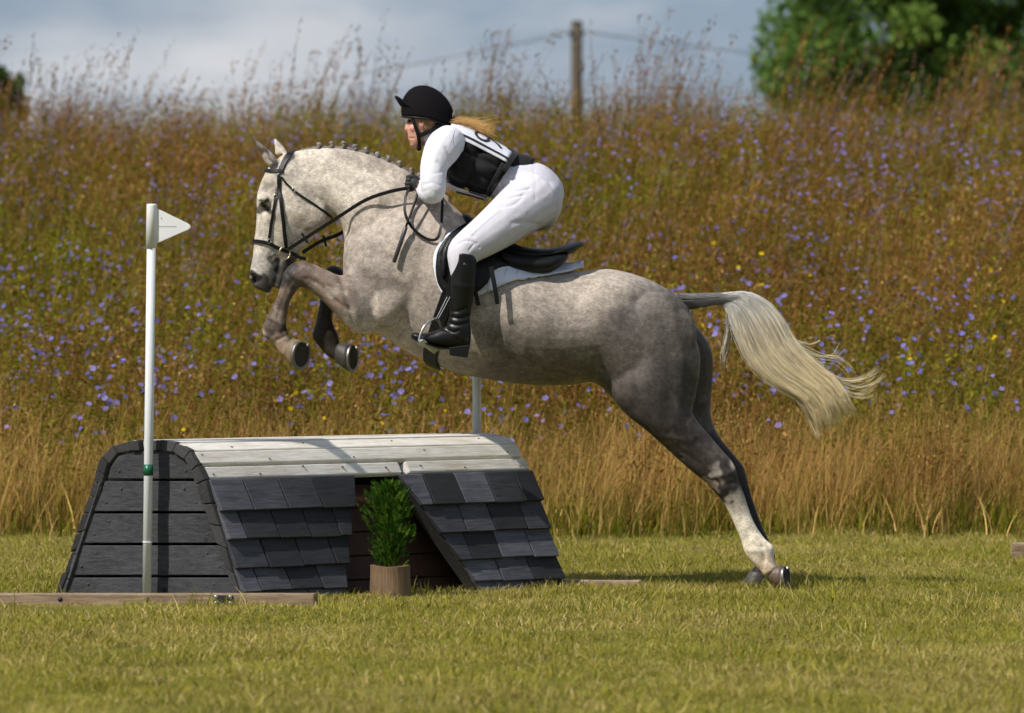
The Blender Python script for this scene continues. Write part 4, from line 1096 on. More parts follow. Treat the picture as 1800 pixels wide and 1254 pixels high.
for i in range(3000):
    k = r2.integers(0, 110); s = np.clip(locks[k] + r2.normal(0, .028), 0, 1); t1 = lock_t[k] * r2.uniform(.88, 1.0)
    ph = r2.uniform(0, 6.28); amp = r2.uniform(0, 8); sg = -1 if r2.random() < .7 else 1; yy = sg * .034 * math.sqrt(max(.05, 1 - (2 * s - 1) ** 2)) * r2.uniform(.85, 1.2); m_ = 15; P = []
    s_end = np.clip(s + r2.normal(0, .05) + .10 * math.sin(locks[k] * 17), -.05, 1.08); t0 = r2.uniform(0, .16) * (1 if s > .3 else .4)
    for j in range(m_):
        q = t0 + (t1 - t0) * j / (m_ - 1); u = min(q, .9999) * (len(LC) - 1); a = int(u); fr = u - a
        l_ = LC[a] * (1 - fr) + LC[min(a + 1, len(LC) - 1)] * fr; r_ = RC[a] * (1 - fr) + RC[min(a + 1, len(RC) - 1)] * fr
        if q > 1: l_ = l_ + (q - 1) * np.array([90, 160]); r_ = r_ + (q - 1) * np.array([120, 110])
        ss = s + (s_end - s) * (j / (m_ - 1)); w_ = l_ * (1 - ss) + r_ * ss
        w_ = w_ + np.array([math.sin(ph + q * 5), math.cos(ph * 1.3 + q * 4)]) * amp * q
        P.append(tuple(W(w_[0], w_[1], yy * min(1, .25 + q * 2) + .012 * math.sin(ph + q * 7))))
    lines.append(P); wd.append(r2.uniform(.0008, .0018))
    g = r2.uniform(.75, 1.25); kk = np.clip(.25 + .9 * abs(locks[k] - .45) + r2.normal(0, .12), 0, 1)
    root_c = mixc((.23, .225, .22), (.58, .56, .52), kk * .9 if r2.random() < .7 else .95); tip_c = mixc((.95, .72, .37), (.99, .86, .58), r2.random())
    cl.append(([x * g for x in root_c], [x * g for x in tip_c]))
def wisp(pts, n, spread, col=((.45, .40, .30), (.72, .60, .38)), w=.0014):
    for _ in range(n):
        o_ = r2.normal(0, spread, 2); e_ = r2.normal(0, spread * 2.2, 2); C_ = catmull(pts, 5); L_ = []
        for j, q in enumerate(C_):
            z_ = q + o_ + e_ * (j / len(C_)) ** 2; L_.append(tuple(W(z_[0], z_[1], r2.normal(0, .001) + .02 * math.sin(j * .4 + o_[0]))))
        lines.append(L_); wd.append(w * r2.uniform(.7, 1.2)); cl.append(col)
wisp([(1392,600),(1430,640),(1480,668),(1520,667),(1546,652)], 10, 2.5); wisp([(1400,615),(1450,655),(1500,682),(1532,676),(1548,662)], 12, 3)
wisp([(1410,630),(1460,670),(1505,696),(1535,690)], 12, 3); wisp([(1380,590),(1420,605),(1440,598),(1428,603)], 3, 1.2); wisp([(1390,600),(1440,625),(1475,632),(1500,655)], 8, 3)
wisp([(1385,595),(1425,622),(1462,628),(1478,612)], 5, 2); wisp([(1280,545),(1276,590),(1270,620),(1272,650)], 14, 1.8, ((.36, .34, .30), (.55, .50, .40)), .0016); wisp([(1278,545),(1282,600),(1275,630),(1272,642)], 8, 1.5, ((.36, .34, .30), (.55, .50, .40)))
wisp([(1310,590),(1340,604),(1380,608),(1425,604)], 10, 2.5, ((.60, .52, .36), (.72, .62, .42))); wisp([(1330,640),(1380,650),(1430,660),(1470,690)], 16, 4, ((.60, .50, .32), (.78, .66, .42)))
wisp([(1400,700),(1418,725),(1430,750),(1440,770)], 10, 3)
for i in range(260):                                          # short hair along the dock
    a0 = r2.uniform(1190, 1262); b0 = r2.uniform(-1, 1); f0 = 529 - (a0 - 1190) * .04
    L_ = [tuple(W(a0 + j * 9, f0 + b0 * (13 - .03 * (a0 - 1190)) * .9 - 1 + j * .1 + (0.8 if b0 > 0 else -.6), -.030 * math.sqrt(max(0, 1 - b0 * b0)) - .002)) for j in range(6)]
    lines.append(L_); wd.append(.0013); g = r2.uniform(.7, 1.3); cl.append(([.13 * g, .125 * g, .12 * g], [.30 * g, .29 * g, .275 * g]))
tl = strands('tail', lines, wd, cl, horse, M['hair']); tl['kind'] = 'stuff'
# the thick of the tail, under the loose hairs
mb = MB(); st = []; cc = []
for k in range(2, int(len(LC) * .86)):
    q = k / len(LC)
    c_ = (LC[k] + RC[k]) / 2; h_ = (RC[k] - LC[k]) / 2 * (.84 - .25 * q ** 3); st.append((c_[0] + h_[0], c_[1] + h_[1], c_[0] - h_[0], c_[1] - h_[1], .030 * (1 - .45 * q), 0))
v_, f_ = loft(st, 40, 1); v_ = np.array(v_); m_ = len(st)
jag = np.sin(np.arange(40) * 2.39) * .5 + np.sin(np.arange(40) * 5.1) * .5
for i in range(m_):
    k = i / (m_ - 1); v_[i * 40:(i + 1) * 40, 1] *= 1 + .18 * np.sin(np.arange(40) * 3.7 + i * .15)
    if k > .8: v_[i * 40:(i + 1) * 40] += (jag * .05 * (k - .8) / .2)[:, None] * np.array([.55, 0, -.8])
    kk = min(1, max(0, (k - .10) * 1.5))
    for j in range(40): cc.append([x * (1 + .18 * math.sin(j * 3.7 + i * .15)) for x in mixc((.34, .335, .32), (.94, .74, .41), kk)])
mb.add(v_, f_, cc); mb.build('tail_core', M['hair'], horse, True)

# ================================================================== tack
bridle = empty('bridle', W(490, 340, -.1)); tag(bridle, 'black leather bridle and reins on the head of the grey horse', 'bridle')
B0_ = Vector(bridle.location)
def at_bridle(o):
    o.matrix_parent_inverse = Matrix.Translation(-B0_); return o
def bstrap(*a, **k):
    o, P = strap(*a, **k); at_bridle(o); return P
LE = M['leather']
bstrap('headpiece', [(513,268),(506,276),(499,288),(494,302)], .030, LE, bridle)
bstrap('browband', [(464.5,300),(476,301),(488,301),(498,302)], .018, LE, bridle)
bstrap('cheekpiece', [(491,300),(491,315),(492,335),(496,370),(500,405),(503,436)], .018, LE, bridle, th=.007)
bstrap('noseband_cheekpiece', [(488,332),(485,348),(481,375),(476,402),(472.5,426)], .014, LE, bridle)
bstrap('noseband', [(445.5,424),(457,425),(472,428),(489,436),(509,444),(524,451)], .018, LE, bridle, th=.008)
bstrap('throatlash', [(496,312),(503,322),(520,338),(545,355),(566,370),(582,382)], .010, LE, bridle)
mb = MB(); v_, f_ = tube([W(520, 450, -.055), W(530, 454, -.045), W(537, 455, -.03)], [.008, .008, .007], 8); mb.add(v_, f_); at_bridle(mb.build('strap_end', LE, bridle))
for nm, (px, py) in (('buckle', (490.5, 330)), ('buckle', (485, 347)), ('buckle', (516, 335)), ('buckle', (474, 424)), ('buckle', (491, 310))):
    q, nq = on_horse(px, py, .009); mb = MB(); R = [Vector((.008 * math.cos(a), 0, .011 * math.sin(a))) + q for a in np.linspace(0, 6.283, 13)]; v_, f_ = tube(R, .0018, 6); mb.add(v_, f_); at_bridle(mb.build(nm, M['steel'], bridle, True))
bq, _ = on_horse(500, 444, .016)
mb = MB(); R = [bq + Vector((.030 * math.cos(a) * .85, .008 * math.cos(a), .030 * math.sin(a))) for a in np.linspace(0, 6.283, 25)]; v_, f_ = tube(R, .0035, 8); mb.add(v_, f_); at_bridle(mb.build('bit_ring', simple('brass', (.62, .54, .36), .3, .08, metal=1.0), bridle, True))
mb = MB(); v_, f_ = tube([W(490, 450, -.038), W(482, 453, 0), W(490, 450, .038)], [.008, .006, .008], 8); mb.add(v_, f_); at_bridle(mb.build('bit_mouthpiece', M['steel'], bridle, True))
def ribbon3(name, P, w, th, parent, mt, wdir=None, sub=6):
    """a free-hanging strap in space: P in scene coordinates, wide along wdir"""
    P = catmull([tuple(p) for p in P], sub); T = np.gradient(P, axis=0); T /= np.linalg.norm(T, axis=1)[:, None]
    V = []
    for i, (a, t_) in enumerate(zip(P, T)):
        s = np.cross(t_, wdir if wdir is not None else [0, 1, 0]); s /= np.linalg.norm(s) + 1e-9; n_ = np.cross(s, t_)
        V += [a - s * w / 2 - n_ * th / 2, a - s * w / 2 + n_ * th / 2, a + s * w / 2 + n_ * th / 2, a + s * w / 2 - n_ * th / 2]
    me = MB().add(V, ring_faces(len(P), 4)).mesh(name); fix_normals(me); return link(name, me, mt, parent)
HAND = W(731, 324, -.155)
rein = [W(506, 439, -.085), W(540, 417, -.10), W(590, 385, -.125), W(641, 353, -.15), W(679, 339, -.165), W(705, 333, -.165), W(722, 331, -.16)]
at_bridle(ribbon3('rein', rein, .017, .004, bridle, LE))
rein2 = [W(532, 444, .075), W(565, 424, .09), W(601, 409, .11), W(650, 370, .15), W(690, 345, .16), W(722, 331, .14)]
at_bridle(ribbon3('rein', rein2, .017, .004, bridle, LE))
loop = [W(719, 332, -.17), W(712.5, 350, -.20), W(713, 378, -.225), W(727, 403, -.235), W(750, 420, -.245), W(768, 420, -.26), W(775, 400, -.25), W(777, 375, -.22), W(777, 350, -.17), W(768, 336, -.05), W(745, 330, .05), W(724, 330, .13)]
at_bridle(ribbon3('rein', loop, .013, .004, bridle, LE, [.25, .95, 0]))
for (px, py), yy in (((536, 419), -.10), ((571, 424), .092)):
    c_ = W(px, py, yy); ax_ = Vector((.5, 0, -.86)) if yy < 0 else Vector((.25, 0, -.97))
    at_bridle(hexa('rein_stop', [c_ + ax_ * a + Vector((b, c2, 0)) for a, b, c2 in ((-.028, -.006, -.006), (.028, -.006, -.006), (.028, .006, -.006), (-.028, .006, -.006), (-.028, -.006, .006), (.028, -.006, .006), (.028, .006, .006), (-.028, .006, .006))], LE, bridle, .003))

whip = empty('riding_whip', W(735, 343, -.20)); tag(whip, 'short black riding whip hanging from the gloved hand of the rider', 'whip')
mb = MB(); a_, b_, c_, d_ = [Vector(W(*q)) for q in ((738, 318, -.16), (733, 345, -.205), (714, 398, -.25), (692.5, 461, -.262))]
w0 = Vector(whip.location); v_, f_ = tube([a_ - w0, b_ - w0, c_ - w0], [.007, .006, .0055], 8, 3); mb.add(v_, f_); mb.build('shaft', LE, whip, True)
mb = MB(); v_, f_ = tube([c_ - w0, c_ - w0 + (d_ - c_) * .05, d_ - w0, d_ - w0 + (d_ - c_) * .01], [.0055, .0105, .0095, .005], 8); mb.add(v_, f_); mb.build('grip', simple('whip_grip', (.045, .045, .05), .35), whip, True)

# ------------------------------------------------------------------ saddle pad and saddle
def drape(name, poly, off, th, mt, parent, step=7.0, sub=5, both=True, relax=3):
    """cloth or leather cut to a traced outline and laid on the near flank (and its twin on the far one)"""
    out = catmull(poly + [poly[0]], sub)[:-1]
    n = len(out); lo, hi = out.min(0), out.max(0)
    pts = [Vector(q) for q in out]
    def inside(q):
        r = False
        for i in range(n):
            a, b = out[i], out[i - 1]
            if (a[1] > q[1]) != (b[1] > q[1]) and q[0] < (b[0] - a[0]) * (q[1] - a[1]) / (b[1] - a[1]) + a[0]: r = not r
        return r
    for gx_ in np.arange(lo[0], hi[0], step):
        for gy_ in np.arange(lo[1], hi[1], step):
            q = np.array([gx_ + (step / 2 if int(gy_ / step) % 2 else 0), gy_])
            if inside(q) and np.min(np.linalg.norm(out - q, axis=1)) > step * .6: pts.append(Vector(q))
    V2, E2, F2, *_ = delaunay_2d_cdt(pts, [(i, (i + 1) % n) for i in range(n)], [], 1, 1e-4)
    Q = []; Nn = []
    for q in V2:
        a, b = on_horse(q.x, q.y, 0); Q.append(np.array(a)); Nn.append(np.array(b))
    Q = np.array(Q); Nn = np.array(Nn)
    nb = [[] for _ in Q]
    for a, b in E2: nb[a].append(b); nb[b].append(a)
    for _ in range(3): Nn = np.array([Nn[i] * .4 + .6 * Nn[k].mean(0) if k else Nn[i] for i, k in enumerate(nb)])
    Nn /= np.linalg.norm(Nn, axis=1)[:, None]; Nn[:, 1] = np.minimum(Nn[:, 1], 0)
    for _ in range(relax): Q[:, 1] = [Q[i, 1] * .4 + .6 * np.mean(Q[k, 1]) if k else Q[i, 1] for i, k in enumerate(nb)]
    objs = []
    for s in ((1, -1) if both else (1,)):
        V = [(x + m_[0] * off, (y_ + m_[1] * off) * s, z + m_[2] * off) for (x, y_, z), m_ in zip(Q, Nn)]
        me = MB().add(V, [tuple(f) for f in F2]).mesh(name)
        bm = bmesh.new(); bm.from_mesh(me); bmesh.ops.recalc_face_normals(bm, faces=bm.faces)
        if sum(f.normal.y for f in bm.faces) * s > 0: bmesh.ops.reverse_faces(bm, faces=bm.faces)
        bmesh.ops.solidify(bm, geom=bm.faces[:], thickness=th); bmesh.ops.recalc_face_normals(bm, faces=bm.faces); bm.to_mesh(me); bm.free()
        o = link(name, me, mt, parent, True); objs.append(o)
    return objs
pad_poly = [(838,402),(815,400),(790,410),(773,428),(763,450),(764,478),(772,505),(786,524),(812,532),(845,519),(872,503),(880,480),(872,450),(858,425)]
pad = empty('saddle_pad', W(880, 450, -.3)); tag(pad, 'white quilted saddle pad showing under the black saddle', 'saddle pad')
P0_ = Vector(pad.location)
for o in drape('pad_side', pad_poly, .010, .012, M['pad'], pad): o.matrix_parent_inverse = Matrix.Translation(-P0_)
# the pad's rear half wraps over the back from flank to flank
cols_ = np.linspace(858, 1027, 30); low = np.interp(cols_, [858, 872, 905, 959, 1000, 1027], [513, 505, 494, 488, 481, 474]); V = []; nt = 25
for cx, py_l in zip(cols_, low):
    c_ = W(cx, 585, 0); zl = W(cx, py_l, -.25).z; arc = []
    for th_ in np.linspace(0, math.radians(100), 80):
        d_ = Vector((0, -math.sin(th_), math.cos(th_))); h_ = bvh.ray_cast(c_ + d_ * 1.2, -d_)
        if h_[0] is None: continue
        arc.append((h_[0], h_[1]))
        if h_[0].z < zl: break
    L_ = [arc[int(round(i * (len(arc) - 1) / (nt - 1)))] for i in range(nt)]
    rise = .012 + .020 * max(0, (cx - 985) / 42)                # stands a little off the spine at the back
    row = [np.array(a + b * (.015 + rise * (1 - i / (nt - 1)) ** 2)) for i, (a, b) in enumerate(L_)]
    V += [tuple(q * np.array([1, 1, 1])) for q in row[::-1]] + [tuple(q * np.array([1, -1, 1])) for q in row[1:]]
w_ = 2 * nt - 1
me = MB().add(V, [(i * w_ + j, i * w_ + j + 1, (i + 1) * w_ + j + 1, (i + 1) * w_ + j) for i in range(len(cols_) - 1) for j in range(w_ - 1)]).mesh('pad_rear'); fix_normals(me)
o = link('pad_rear', me, M['pad'], pad, True); o.matrix_parent_inverse = Matrix.Translation(-P0_); so = o.modifiers.new('s', 'SOLIDIFY'); so.thickness = .010; so.offset = 0
# quilting seams and the dark binding along the edge
for k in range(7):
    o, _ = strap('quilt_seam', [(866 + k * 22, 478 - k * 1.5), (862 + k * 22, 492 - k * 1.6)], .003, simple('seam', (.45, .48, .56), .9) if k == 0 else bpy.data.materials['seam'], pad, off=.024, th=.002); o.matrix_parent_inverse = Matrix.Translation(-P0_)

saddle = empty('saddle', W(890, 430, 0)); tag(saddle, 'black leather jumping saddle with girth and stirrups under the rider', 'saddle')
S0_ = Vector(saddle.location)
def at_saddle(o): o.matrix_parent_inverse = Matrix.Translation(-S0_); return o
flap_poly = [(832,392),(808,402),(787,418),(772,440),(768,465),(770,490),(778,508),(792,520),(815,524),(838,516),(856,500),(868,480),(900,472),(905,450),(870,420)]
for o in drape('saddle_flap', flap_poly, .030, .016, LE, saddle): at_saddle(o)
for o in drape('knee_roll', [(826,400),(806,408),(789,424),(779,444),(777,466),(779,486),(786,488),(788,462),(791,444),(802,424),(820,412)], .048, .016, LE, saddle): at_saddle(o)
for s in (-1, 1):
    mb = MB(); mb.add(*loft([(882,440,880,462,.03,s*.215), (900,446,897,473,.055,s*.205), (930,450,928,480,.065,s*.195), (960,450,960,481,.066,s*.185), (978,448,977,474,.06,s*.175), (990,446,990,464,.045,s*.16), (998,445,998,453,.02,s*.15)], 18)); at_saddle(mb.build('saddle_panel', LE, saddle, True))
mb = MB(); mb.add(*loft([(806,382,806,412,.03,0), (818,376,822,414,.10,0), (845,392,850,436,.15,0), (880,416,885,456,.17,0), (920,434,925,462,.195,0), (960,437,960,459,.20,0), (992,431,988,452,.19,0), (1014,425,1007,445,.16,0), (1024,424.5,1018,437,.11,0), (1027,428,1025,434,.04,0)], 28)); at_saddle(mb.build('saddle_seat', LE, saddle, True))
def free(name, P, w, th, wdir=None, mt=LE): return at_saddle(ribbon3(name, P, w, th, saddle, mt, wdir))
at_saddle(strap('girth', [(792,512),(784,535),(770,575),(760,610),(757,630),(764,642)], .075, LE, saddle, off=.006, th=.012)[0])
free('stirrup_leather', [W(800, 470, -.385), W(793, 505, -.372), W(783, 530, -.375), W(772, 548, -.375), W(765, 562, -.375)], .026, .004)
free('stirrup_leather', [W(806, 470, .385), W(793, 505, .375), W(772, 548, .375), W(765, 562, .375)], .026, .004)
for k in (0, 5):
    v_, f_ = tube([W(786 + k, 522, -.388), W(776 + k * .9, 542, -.388), W(767 + k * .7, 560, -.386)], .0016, 5); mb = MB(); mb.add(v_, f_); at_saddle(mb.build('stitching', simple('thread', (.5, .5, .52), .5) if k == 0 else bpy.data.materials['thread'], saddle))
free('strap_end', [W(863, 469, -.365), W(867, 490, -.372), W(871, 512, -.375), W(874.5, 535, -.37)], .021, .006)
free('strap_end', [W(834, 505, -.36), W(837, 520, -.35), W(841, 537, -.345)], .020, .006)
for s in (1, -1):
    mb = MB(); A = [(736, 601, -.435), (739, 588, -.432), (748, 571, -.42), (765, 560.5, -.385), (774, 570, -.345), (775, 588, -.325), (769, 607, -.322)]
    v_, f_ = tube([Vector(W(a, b, c2)) * 1 for a, b, c2 in A], [.006, .005, .0048, .007, .0048, .005, .006], 10, 5)
    v_ = np.array(v_) * np.array([1, s, 1]); mb.add(v_, f_); si = at_saddle(mb.build('stirrup_iron', M['steel'], saddle, True))
    q = [W(732, 598, -.44), W(748, 597, -.44), W(776, 606, -.32), W(760, 612, -.32)]; dn = Vector((0, 0, -.012))
    q = [W(735, 599, -.440), W(743, 595, -.440), W(772, 612, -.318), W(763, 619, -.318)]
    q = [Vector((a.x, a.y * s, a.z)) for a in q]
    tr_ = hexa('tread', q + [a + dn for a in q], simple('tread_pad', (.55, .54, .50), .6) if s == 1 else bpy.data.materials['tread_pad'], si, .004)

# ================================================================== the rider
rb = MB(); caps = []                       # caps: skeleton pieces that say which garment covers the skin there
def RL(st, n=24, sub=4, lab=None):
    rb.add(*loft(st, n, sub))
    if lab:
        for s in st: caps.append((np.array(W((s[0] + s[2]) / 2, (s[1] + s[3]) / 2, s[5] if len(s) > 5 else 0)), max(s[4], .5 * math.hypot(s[0] - s[2], s[1] - s[3]) / SC), lab))
def RT(P, R, n=14, sub=4, lab=None):
    rb.add(*tube(P, R, n, sub))
    if lab:
        Q = catmull(np.concatenate([np.array([tuple(p) for p in P]), np.array(R)[:, None]], 1), sub)
        for q in Q: caps.append((q[:3], q[3], lab))
# trunk: pelvis to neck
RL([(990,340,985,372,.06,0), (984,318,966,400,.135,0), (958,293,925,402,.172,0), (925,284,888,378,.165,0)], 26, 4, 'breeches')
RL([(925,284,888,378,.165,0), (893,277,858,338,.138,0), (862,258,830,326,.142,0), (828,240,800,318,.160,0), (803,230,778,300,.155,0), (788,226,760,275,.11,0)], 26, 4, 'shirt')
RL([(790,226,758,268,.075,0), (780,216,750,258,.060,0), (772,200,742,244,.056,0)], 18, 4, 'skin')
for s in (-1, 1): rb.add(*ellipsoid(W(955, 352, s * .080), (.078, .088, .100), ry(20)))     # seat
# head
RL([(735,160,775,164,.045,0), (722,172,788,184,.070,0), (716,188,792,202,.077,0), (715.5,204,786,214,.077,0), (717,216,778,224,.073,0), (716.5,228,770,234,.069,0), (718,240,762,242,.060,0), (721,250,752,250,.047,0), (724,257.5,744,256,.030,0), (727,260,738,259,.016,0)], 20, 3, 'skin')
RL([(714.5,213,722,213,.010,0), (712.5,221,722,222,.014,0), (710.3,228,722,228,.016,0), (712.5,231.5,722,231,.014,0), (716,233,722,233,.008,0)], 10, 3)      # nose
rb.add(*ellipsoid(W(719, 240.5, 0), (.008, .020, .0055))); rb.add(*ellipsoid(W(719.8, 245.5, 0), (.008, .019, .006))); rb.add(*ellipsoid(W(724.5, 255, 0), (.011, .018, .011)))
for s in (-1, 1):
    rb.add(*ellipsoid(W(741.5, 217, s * .077), (.017, .009, .028), ry(-12)))               # ears
    rb.add(*ellipsoid(W(741.5, 219, s * .088), (.009, .004, .016), ry(-12)))
    rb.add(*ellipsoid(W(722, 209, s * .034), (.014, .022, .008)))                            # brows
    rb.add(*ellipsoid(W(727, 226, s * .045), (.020, .020, .018)))                            # cheekbones
# arms: near and far
ARM = [((792,248),.13,.078), ((778,262),.205,.082), ((764,290),.255,.064), ((761,318),.29,.058), ((762,336),.295,.054), ((755,338),.255,.050), ((747,331),.20,.042), ((739,326),.165,.030), ((733,324),.155,.026)]
for s in (-1, 1):
    RT([W(a[0], a[1], s * y_) for a, y_, r_ in ARM], [r_ for a, y_, r_ in ARM], 16, 4, 'shirt')
# legs
LEG = [((945,345),.10,.135), ((915,368),.17,.122), ((882,394),.245,.106), ((850,417),.305,.090), ((826,433),.345,.078), ((814,444),.360,.070), ((813,465),.368,.062), ((813,500),.372,.042), ((809,540),.374,.044), ((806,568),.376,.038), ((804,585),.378,.040)]
for s in (-1, 1):
    RT([W(a[0], a[1], s * y_) for a, y_, r_ in LEG[:8]], [r_ for a, y_, r_ in LEG[:8]], 18, 4, 'breeches')
    RT([W(a[0], a[1], s * y_) for a, y_, r_ in LEG[6:]], [r_ * .72 for a, y_, r_ in LEG[6:]], 14, 4, 'foot')
    RT([W(815, 600, s * .378), W(795, 600, s * .38), W(765, 597, s * .384), W(732, 591, s * .386)], [.016, .022, .020, .012], 12, 3, 'foot')
rm = remesh(rb, .0048, 14, .5)
sculpt(rm, [
    ([(872,326),(900,337),(930,333)], 2.2, -.006, 'near'), ([(868,342),(890,350),(918,344)], 2.2, -.006, 'near'), ([(868,306),(879,320),(886,336)], 2.2, -.006, 'near'), ([(880,300),(892,312),(912,316)], 2.2, -.004, 'near'), ([(806,430),(820,424),(838,428)], 2.2, -.004, 'near'), ([(800,418),(815,412),(834,416)], 2.2, -.003, 'near'), ([(824,440),(834,430),(842,436)], 2.2, -.004, 'near'),
    ([(866,322),(872,340),(864,362)], 3, -.004, 'near'), ([(920,345),(905,360),(880,366)], 3, -.003, 'near'), ([(938,300),(941,325),(940,352)], 2.4, -.002, 'near'),
    ([(965,392),(978,370),(984,340)], 7, -.006, 'near'), ([(900,392),(930,392),(960,400)], 5, -.004, 'near'),
    ([(745,325),(760,322),(778,328)], 2.4, -.002, 'near'), ([(744,338),(756,334),(772,342)], 2.2, -.0015, 'near'), ([(770,285),(778,295),(784,312)], 3, -.004, 'near'), ([(784,262),(792,275),(800,272)], 3.4, -.005, 'near'), ([(750,300),(762,306),(776,303)], 2.6, -.002, 'near'),
    ([(741,212),(740,218),(742,222)], 1.6, -.006, None), ([(720,243),(724,243.2),(728,243)], 1.1, -.004, None), ([(716,213),(720,213.5),(724,213)], 2.4, -.006, None), ([(714,230),(716.5,231)], 1.2, -.003, None),
])
v, nn = mesh_arrays(rm); p = to_px(v)
skin_c = np.tile(np.array([[.62, .33, .235]]), (len(v), 1))
def sblob(px, py, r, col, k):
    global skin_c
    w = np.clip(1 - np.hypot(p[:, 0] - px, p[:, 1] - py) / r, 0, 1)[:, None] * k; skin_c = skin_c * (1 - w) + np.array(col) * w
sblob(711, 228, 9, (.68, .30, .22), .8); sblob(728, 230, 14, (.66, .31, .23), .6); sblob(719, 243, 5, (.55, .20, .17), .9); sblob(741, 219, 8, (.62, .28, .21), .8); sblob(722, 209, 5, (.30, .19, .10), .6)
sblob(750, 250, 16, (.52, .28, .20), .6)
set_colors(rm, skin_c)
person = link('person', rm, M['skin'], None, True)
tag(person, 'person in white breeches and black helmet crouched over the saddle', 'person')
CP = np.array([a for a, b, l in caps]); CR_ = np.array([b for a, b, l in caps]); CLb = np.array([l for a, b, l in caps])
lab = []
for i in range(0, len(v), 20000):
    d = np.linalg.norm(v[i:i + 20000, None] - CP[None], axis=2) / CR_[None]; lab.append(CLb[np.argmin(d, 1)])
lab = np.concatenate(lab)
lab[(lab == 'shirt') & (np.hypot(p[:, 0] - 731, p[:, 1] - 324) < 7)] = 'skin'
def garment(name, key, mt, lift):
    me = rm.copy(); me.name = name; me.materials.clear()
    bm = bmesh.new(); bm.from_mesh(me); bm.verts.ensure_lookup_table()
    kill = [f for f in bm.faces if sum(lab[w.index] == key for w in f.verts) < 3]
    vn = {w.index: w.normal.copy() for w in bm.verts}
    for w in bm.verts: w.co += vn[w.index] * lift
    bmesh.ops.delete(bm, geom=kill, context='FACES'); bm.to_mesh(me); bm.free()
    o = link(name, me, mt, person, True); return o
garment('shirt', 'shirt', M['white_cloth'], .0035)
garment('breeches', 'breeches', M['breeches'], .0045)
for s in (-1, 1):
    v_, f_ = ellipsoid(W(719.5, 213.5, s * .033), (.008, .012, .009)); MB().add(v_, f_).build('eye', M['eye'], person, True)

# seams on the breeches, laid on the cloth
rbvh = BVHTree.FromPolygons([tuple(x) for x in v], [tuple(q.vertices) for q in rm.polygons])
def on_rider(px, py, off=.005):
    d = (W(px, py, 0) - CAM).normalized(); h = rbvh.ray_cast(CAM, d)
    if h[0] is None: q, nq, _, _ = rbvh.find_nearest(W(px, py, -.1)); return q + nq * off
    return h[0] + h[1] * off
sm = simple('seam_thread', (.60, .59, .63), .9)
for line in ([(820,432),(828,416),(850,396),(880,370)], [(936,302),(941,320),(942,345)]):
    P = [on_rider(*q) for q in catmull(line, 4)]; v_, f_ = tube(P, .0012, 5); MB().add(v_, f_).build('seam', sm, person)

# ------------------------------------------------------------------ body protector
VS = [(791,224,764,284,.150,0), (806,227,778,308,.178,0), (830,236,798,326,.186,0), (860,253,828,335,.170,0), (890,270,852,342,.164,0), (906,280,862,346,.166,0)]
nV, sV = 84, 9
R = loft_pts(VS, nV, sV); mV = len(R); T_ = np.arange(nV) / nV * 2 * math.pi
Cn = R.mean(1, keepdims=True); dirn = R - Cn; dirn /= np.linalg.norm(dirn, axis=2, keepdims=True)
ui = np.arange(mV) / (mV - 1)
g1 = np.abs(np.sin(ui * math.pi * 3.5 + .35)) ** .55; g2 = np.abs(np.sin(T_ * 5.0 + .1)) ** .5
R2 = R + dirn * (-.014 + .034 * g1[:, None, None] * g2[None, :, None])
mb = MB(); mb.add(R2.reshape(-1, 3), ring_faces(mV, nV, caps=False)); inner = (R - dirn * .006).reshape(-1, 3)
me = mb.mesh('body_protector'); fix_normals(me)
vest = link('body_protector', me, M['vest'], person, True)
so = vest.modifiers.new('s', 'SOLIDIFY'); so.thickness = .010; so.offset = -1
def on_vest(u, t_, off):
    i = min(max(u, 0), .9999) * (mV - 1); a = int(i); f_ = i - a; j = (t_ % (2 * math.pi)) / (2 * math.pi) * nV; b = int(j) % nV; g_ = j - int(j); b2 = (b + 1) % nV; a2 = min(a + 1, mV - 1)
    q = (R[a, b] * (1 - g_) + R[a, b2] * g_) * (1 - f_) + (R[a2, b] * (1 - g_) + R[a2, b2] * g_) * f_
    n_ = (dirn[a, b] * (1 - g_) + dirn[a, b2] * g_) * (1 - f_) + (dirn[a2, b] * (1 - g_) + dirn[a2, b2] * g_) * f_
    return q + n_ / np.linalg.norm(n_) * off
# angles: 0 is the back, -90 deg the near flank (y<0), 180 the chest
def vpatch(name, u0, u1, t0, t1, off, mt, nu=14, nt=14, th=.003, parent=None, warp=None):
    V = []
    for i in range(nu + 1):
        for j in range(nt + 1):
            u = u0 + (u1 - u0) * i / nu; t_ = math.radians(t0 + (t1 - t0) * j / nt)
            if warp: u, t_ = warp(u, t_)
            V.append(on_vest(u, t_, off))
    F = [(i * (nt + 1) + j, i * (nt + 1) + j + 1, (i + 1) * (nt + 1) + j + 1, (i + 1) * (nt + 1) + j) for i in range(nu) for j in range(nt)]
    me = MB().add(V, F).mesh(name); fix_normals(me); o = link(name, me, mt, parent or person, True)
    so = o.modifiers.new('s', 'SOLIDIFY'); so.thickness = th; so.offset = 0
    return o
bib = vpatch('number_bib', .02, .88, -56, 56, .0245, M['white_cloth'])
vpatch('bib_border', .03, .88, -49, -44, .0280, M['ink'], 14, 2, .002, bib)
vpatch('bib_border', .03, .88, 44, 49, .0280, M['ink'], 14, 2, .002, bib)
vpatch('waist_band', .87, 1.0, -75, 75, .0260, M['vest'], 6, 20, .006)
vpatch('side_strap', .80, .90, -150, -62, .0225, M['vest'], 3, 16, .004)
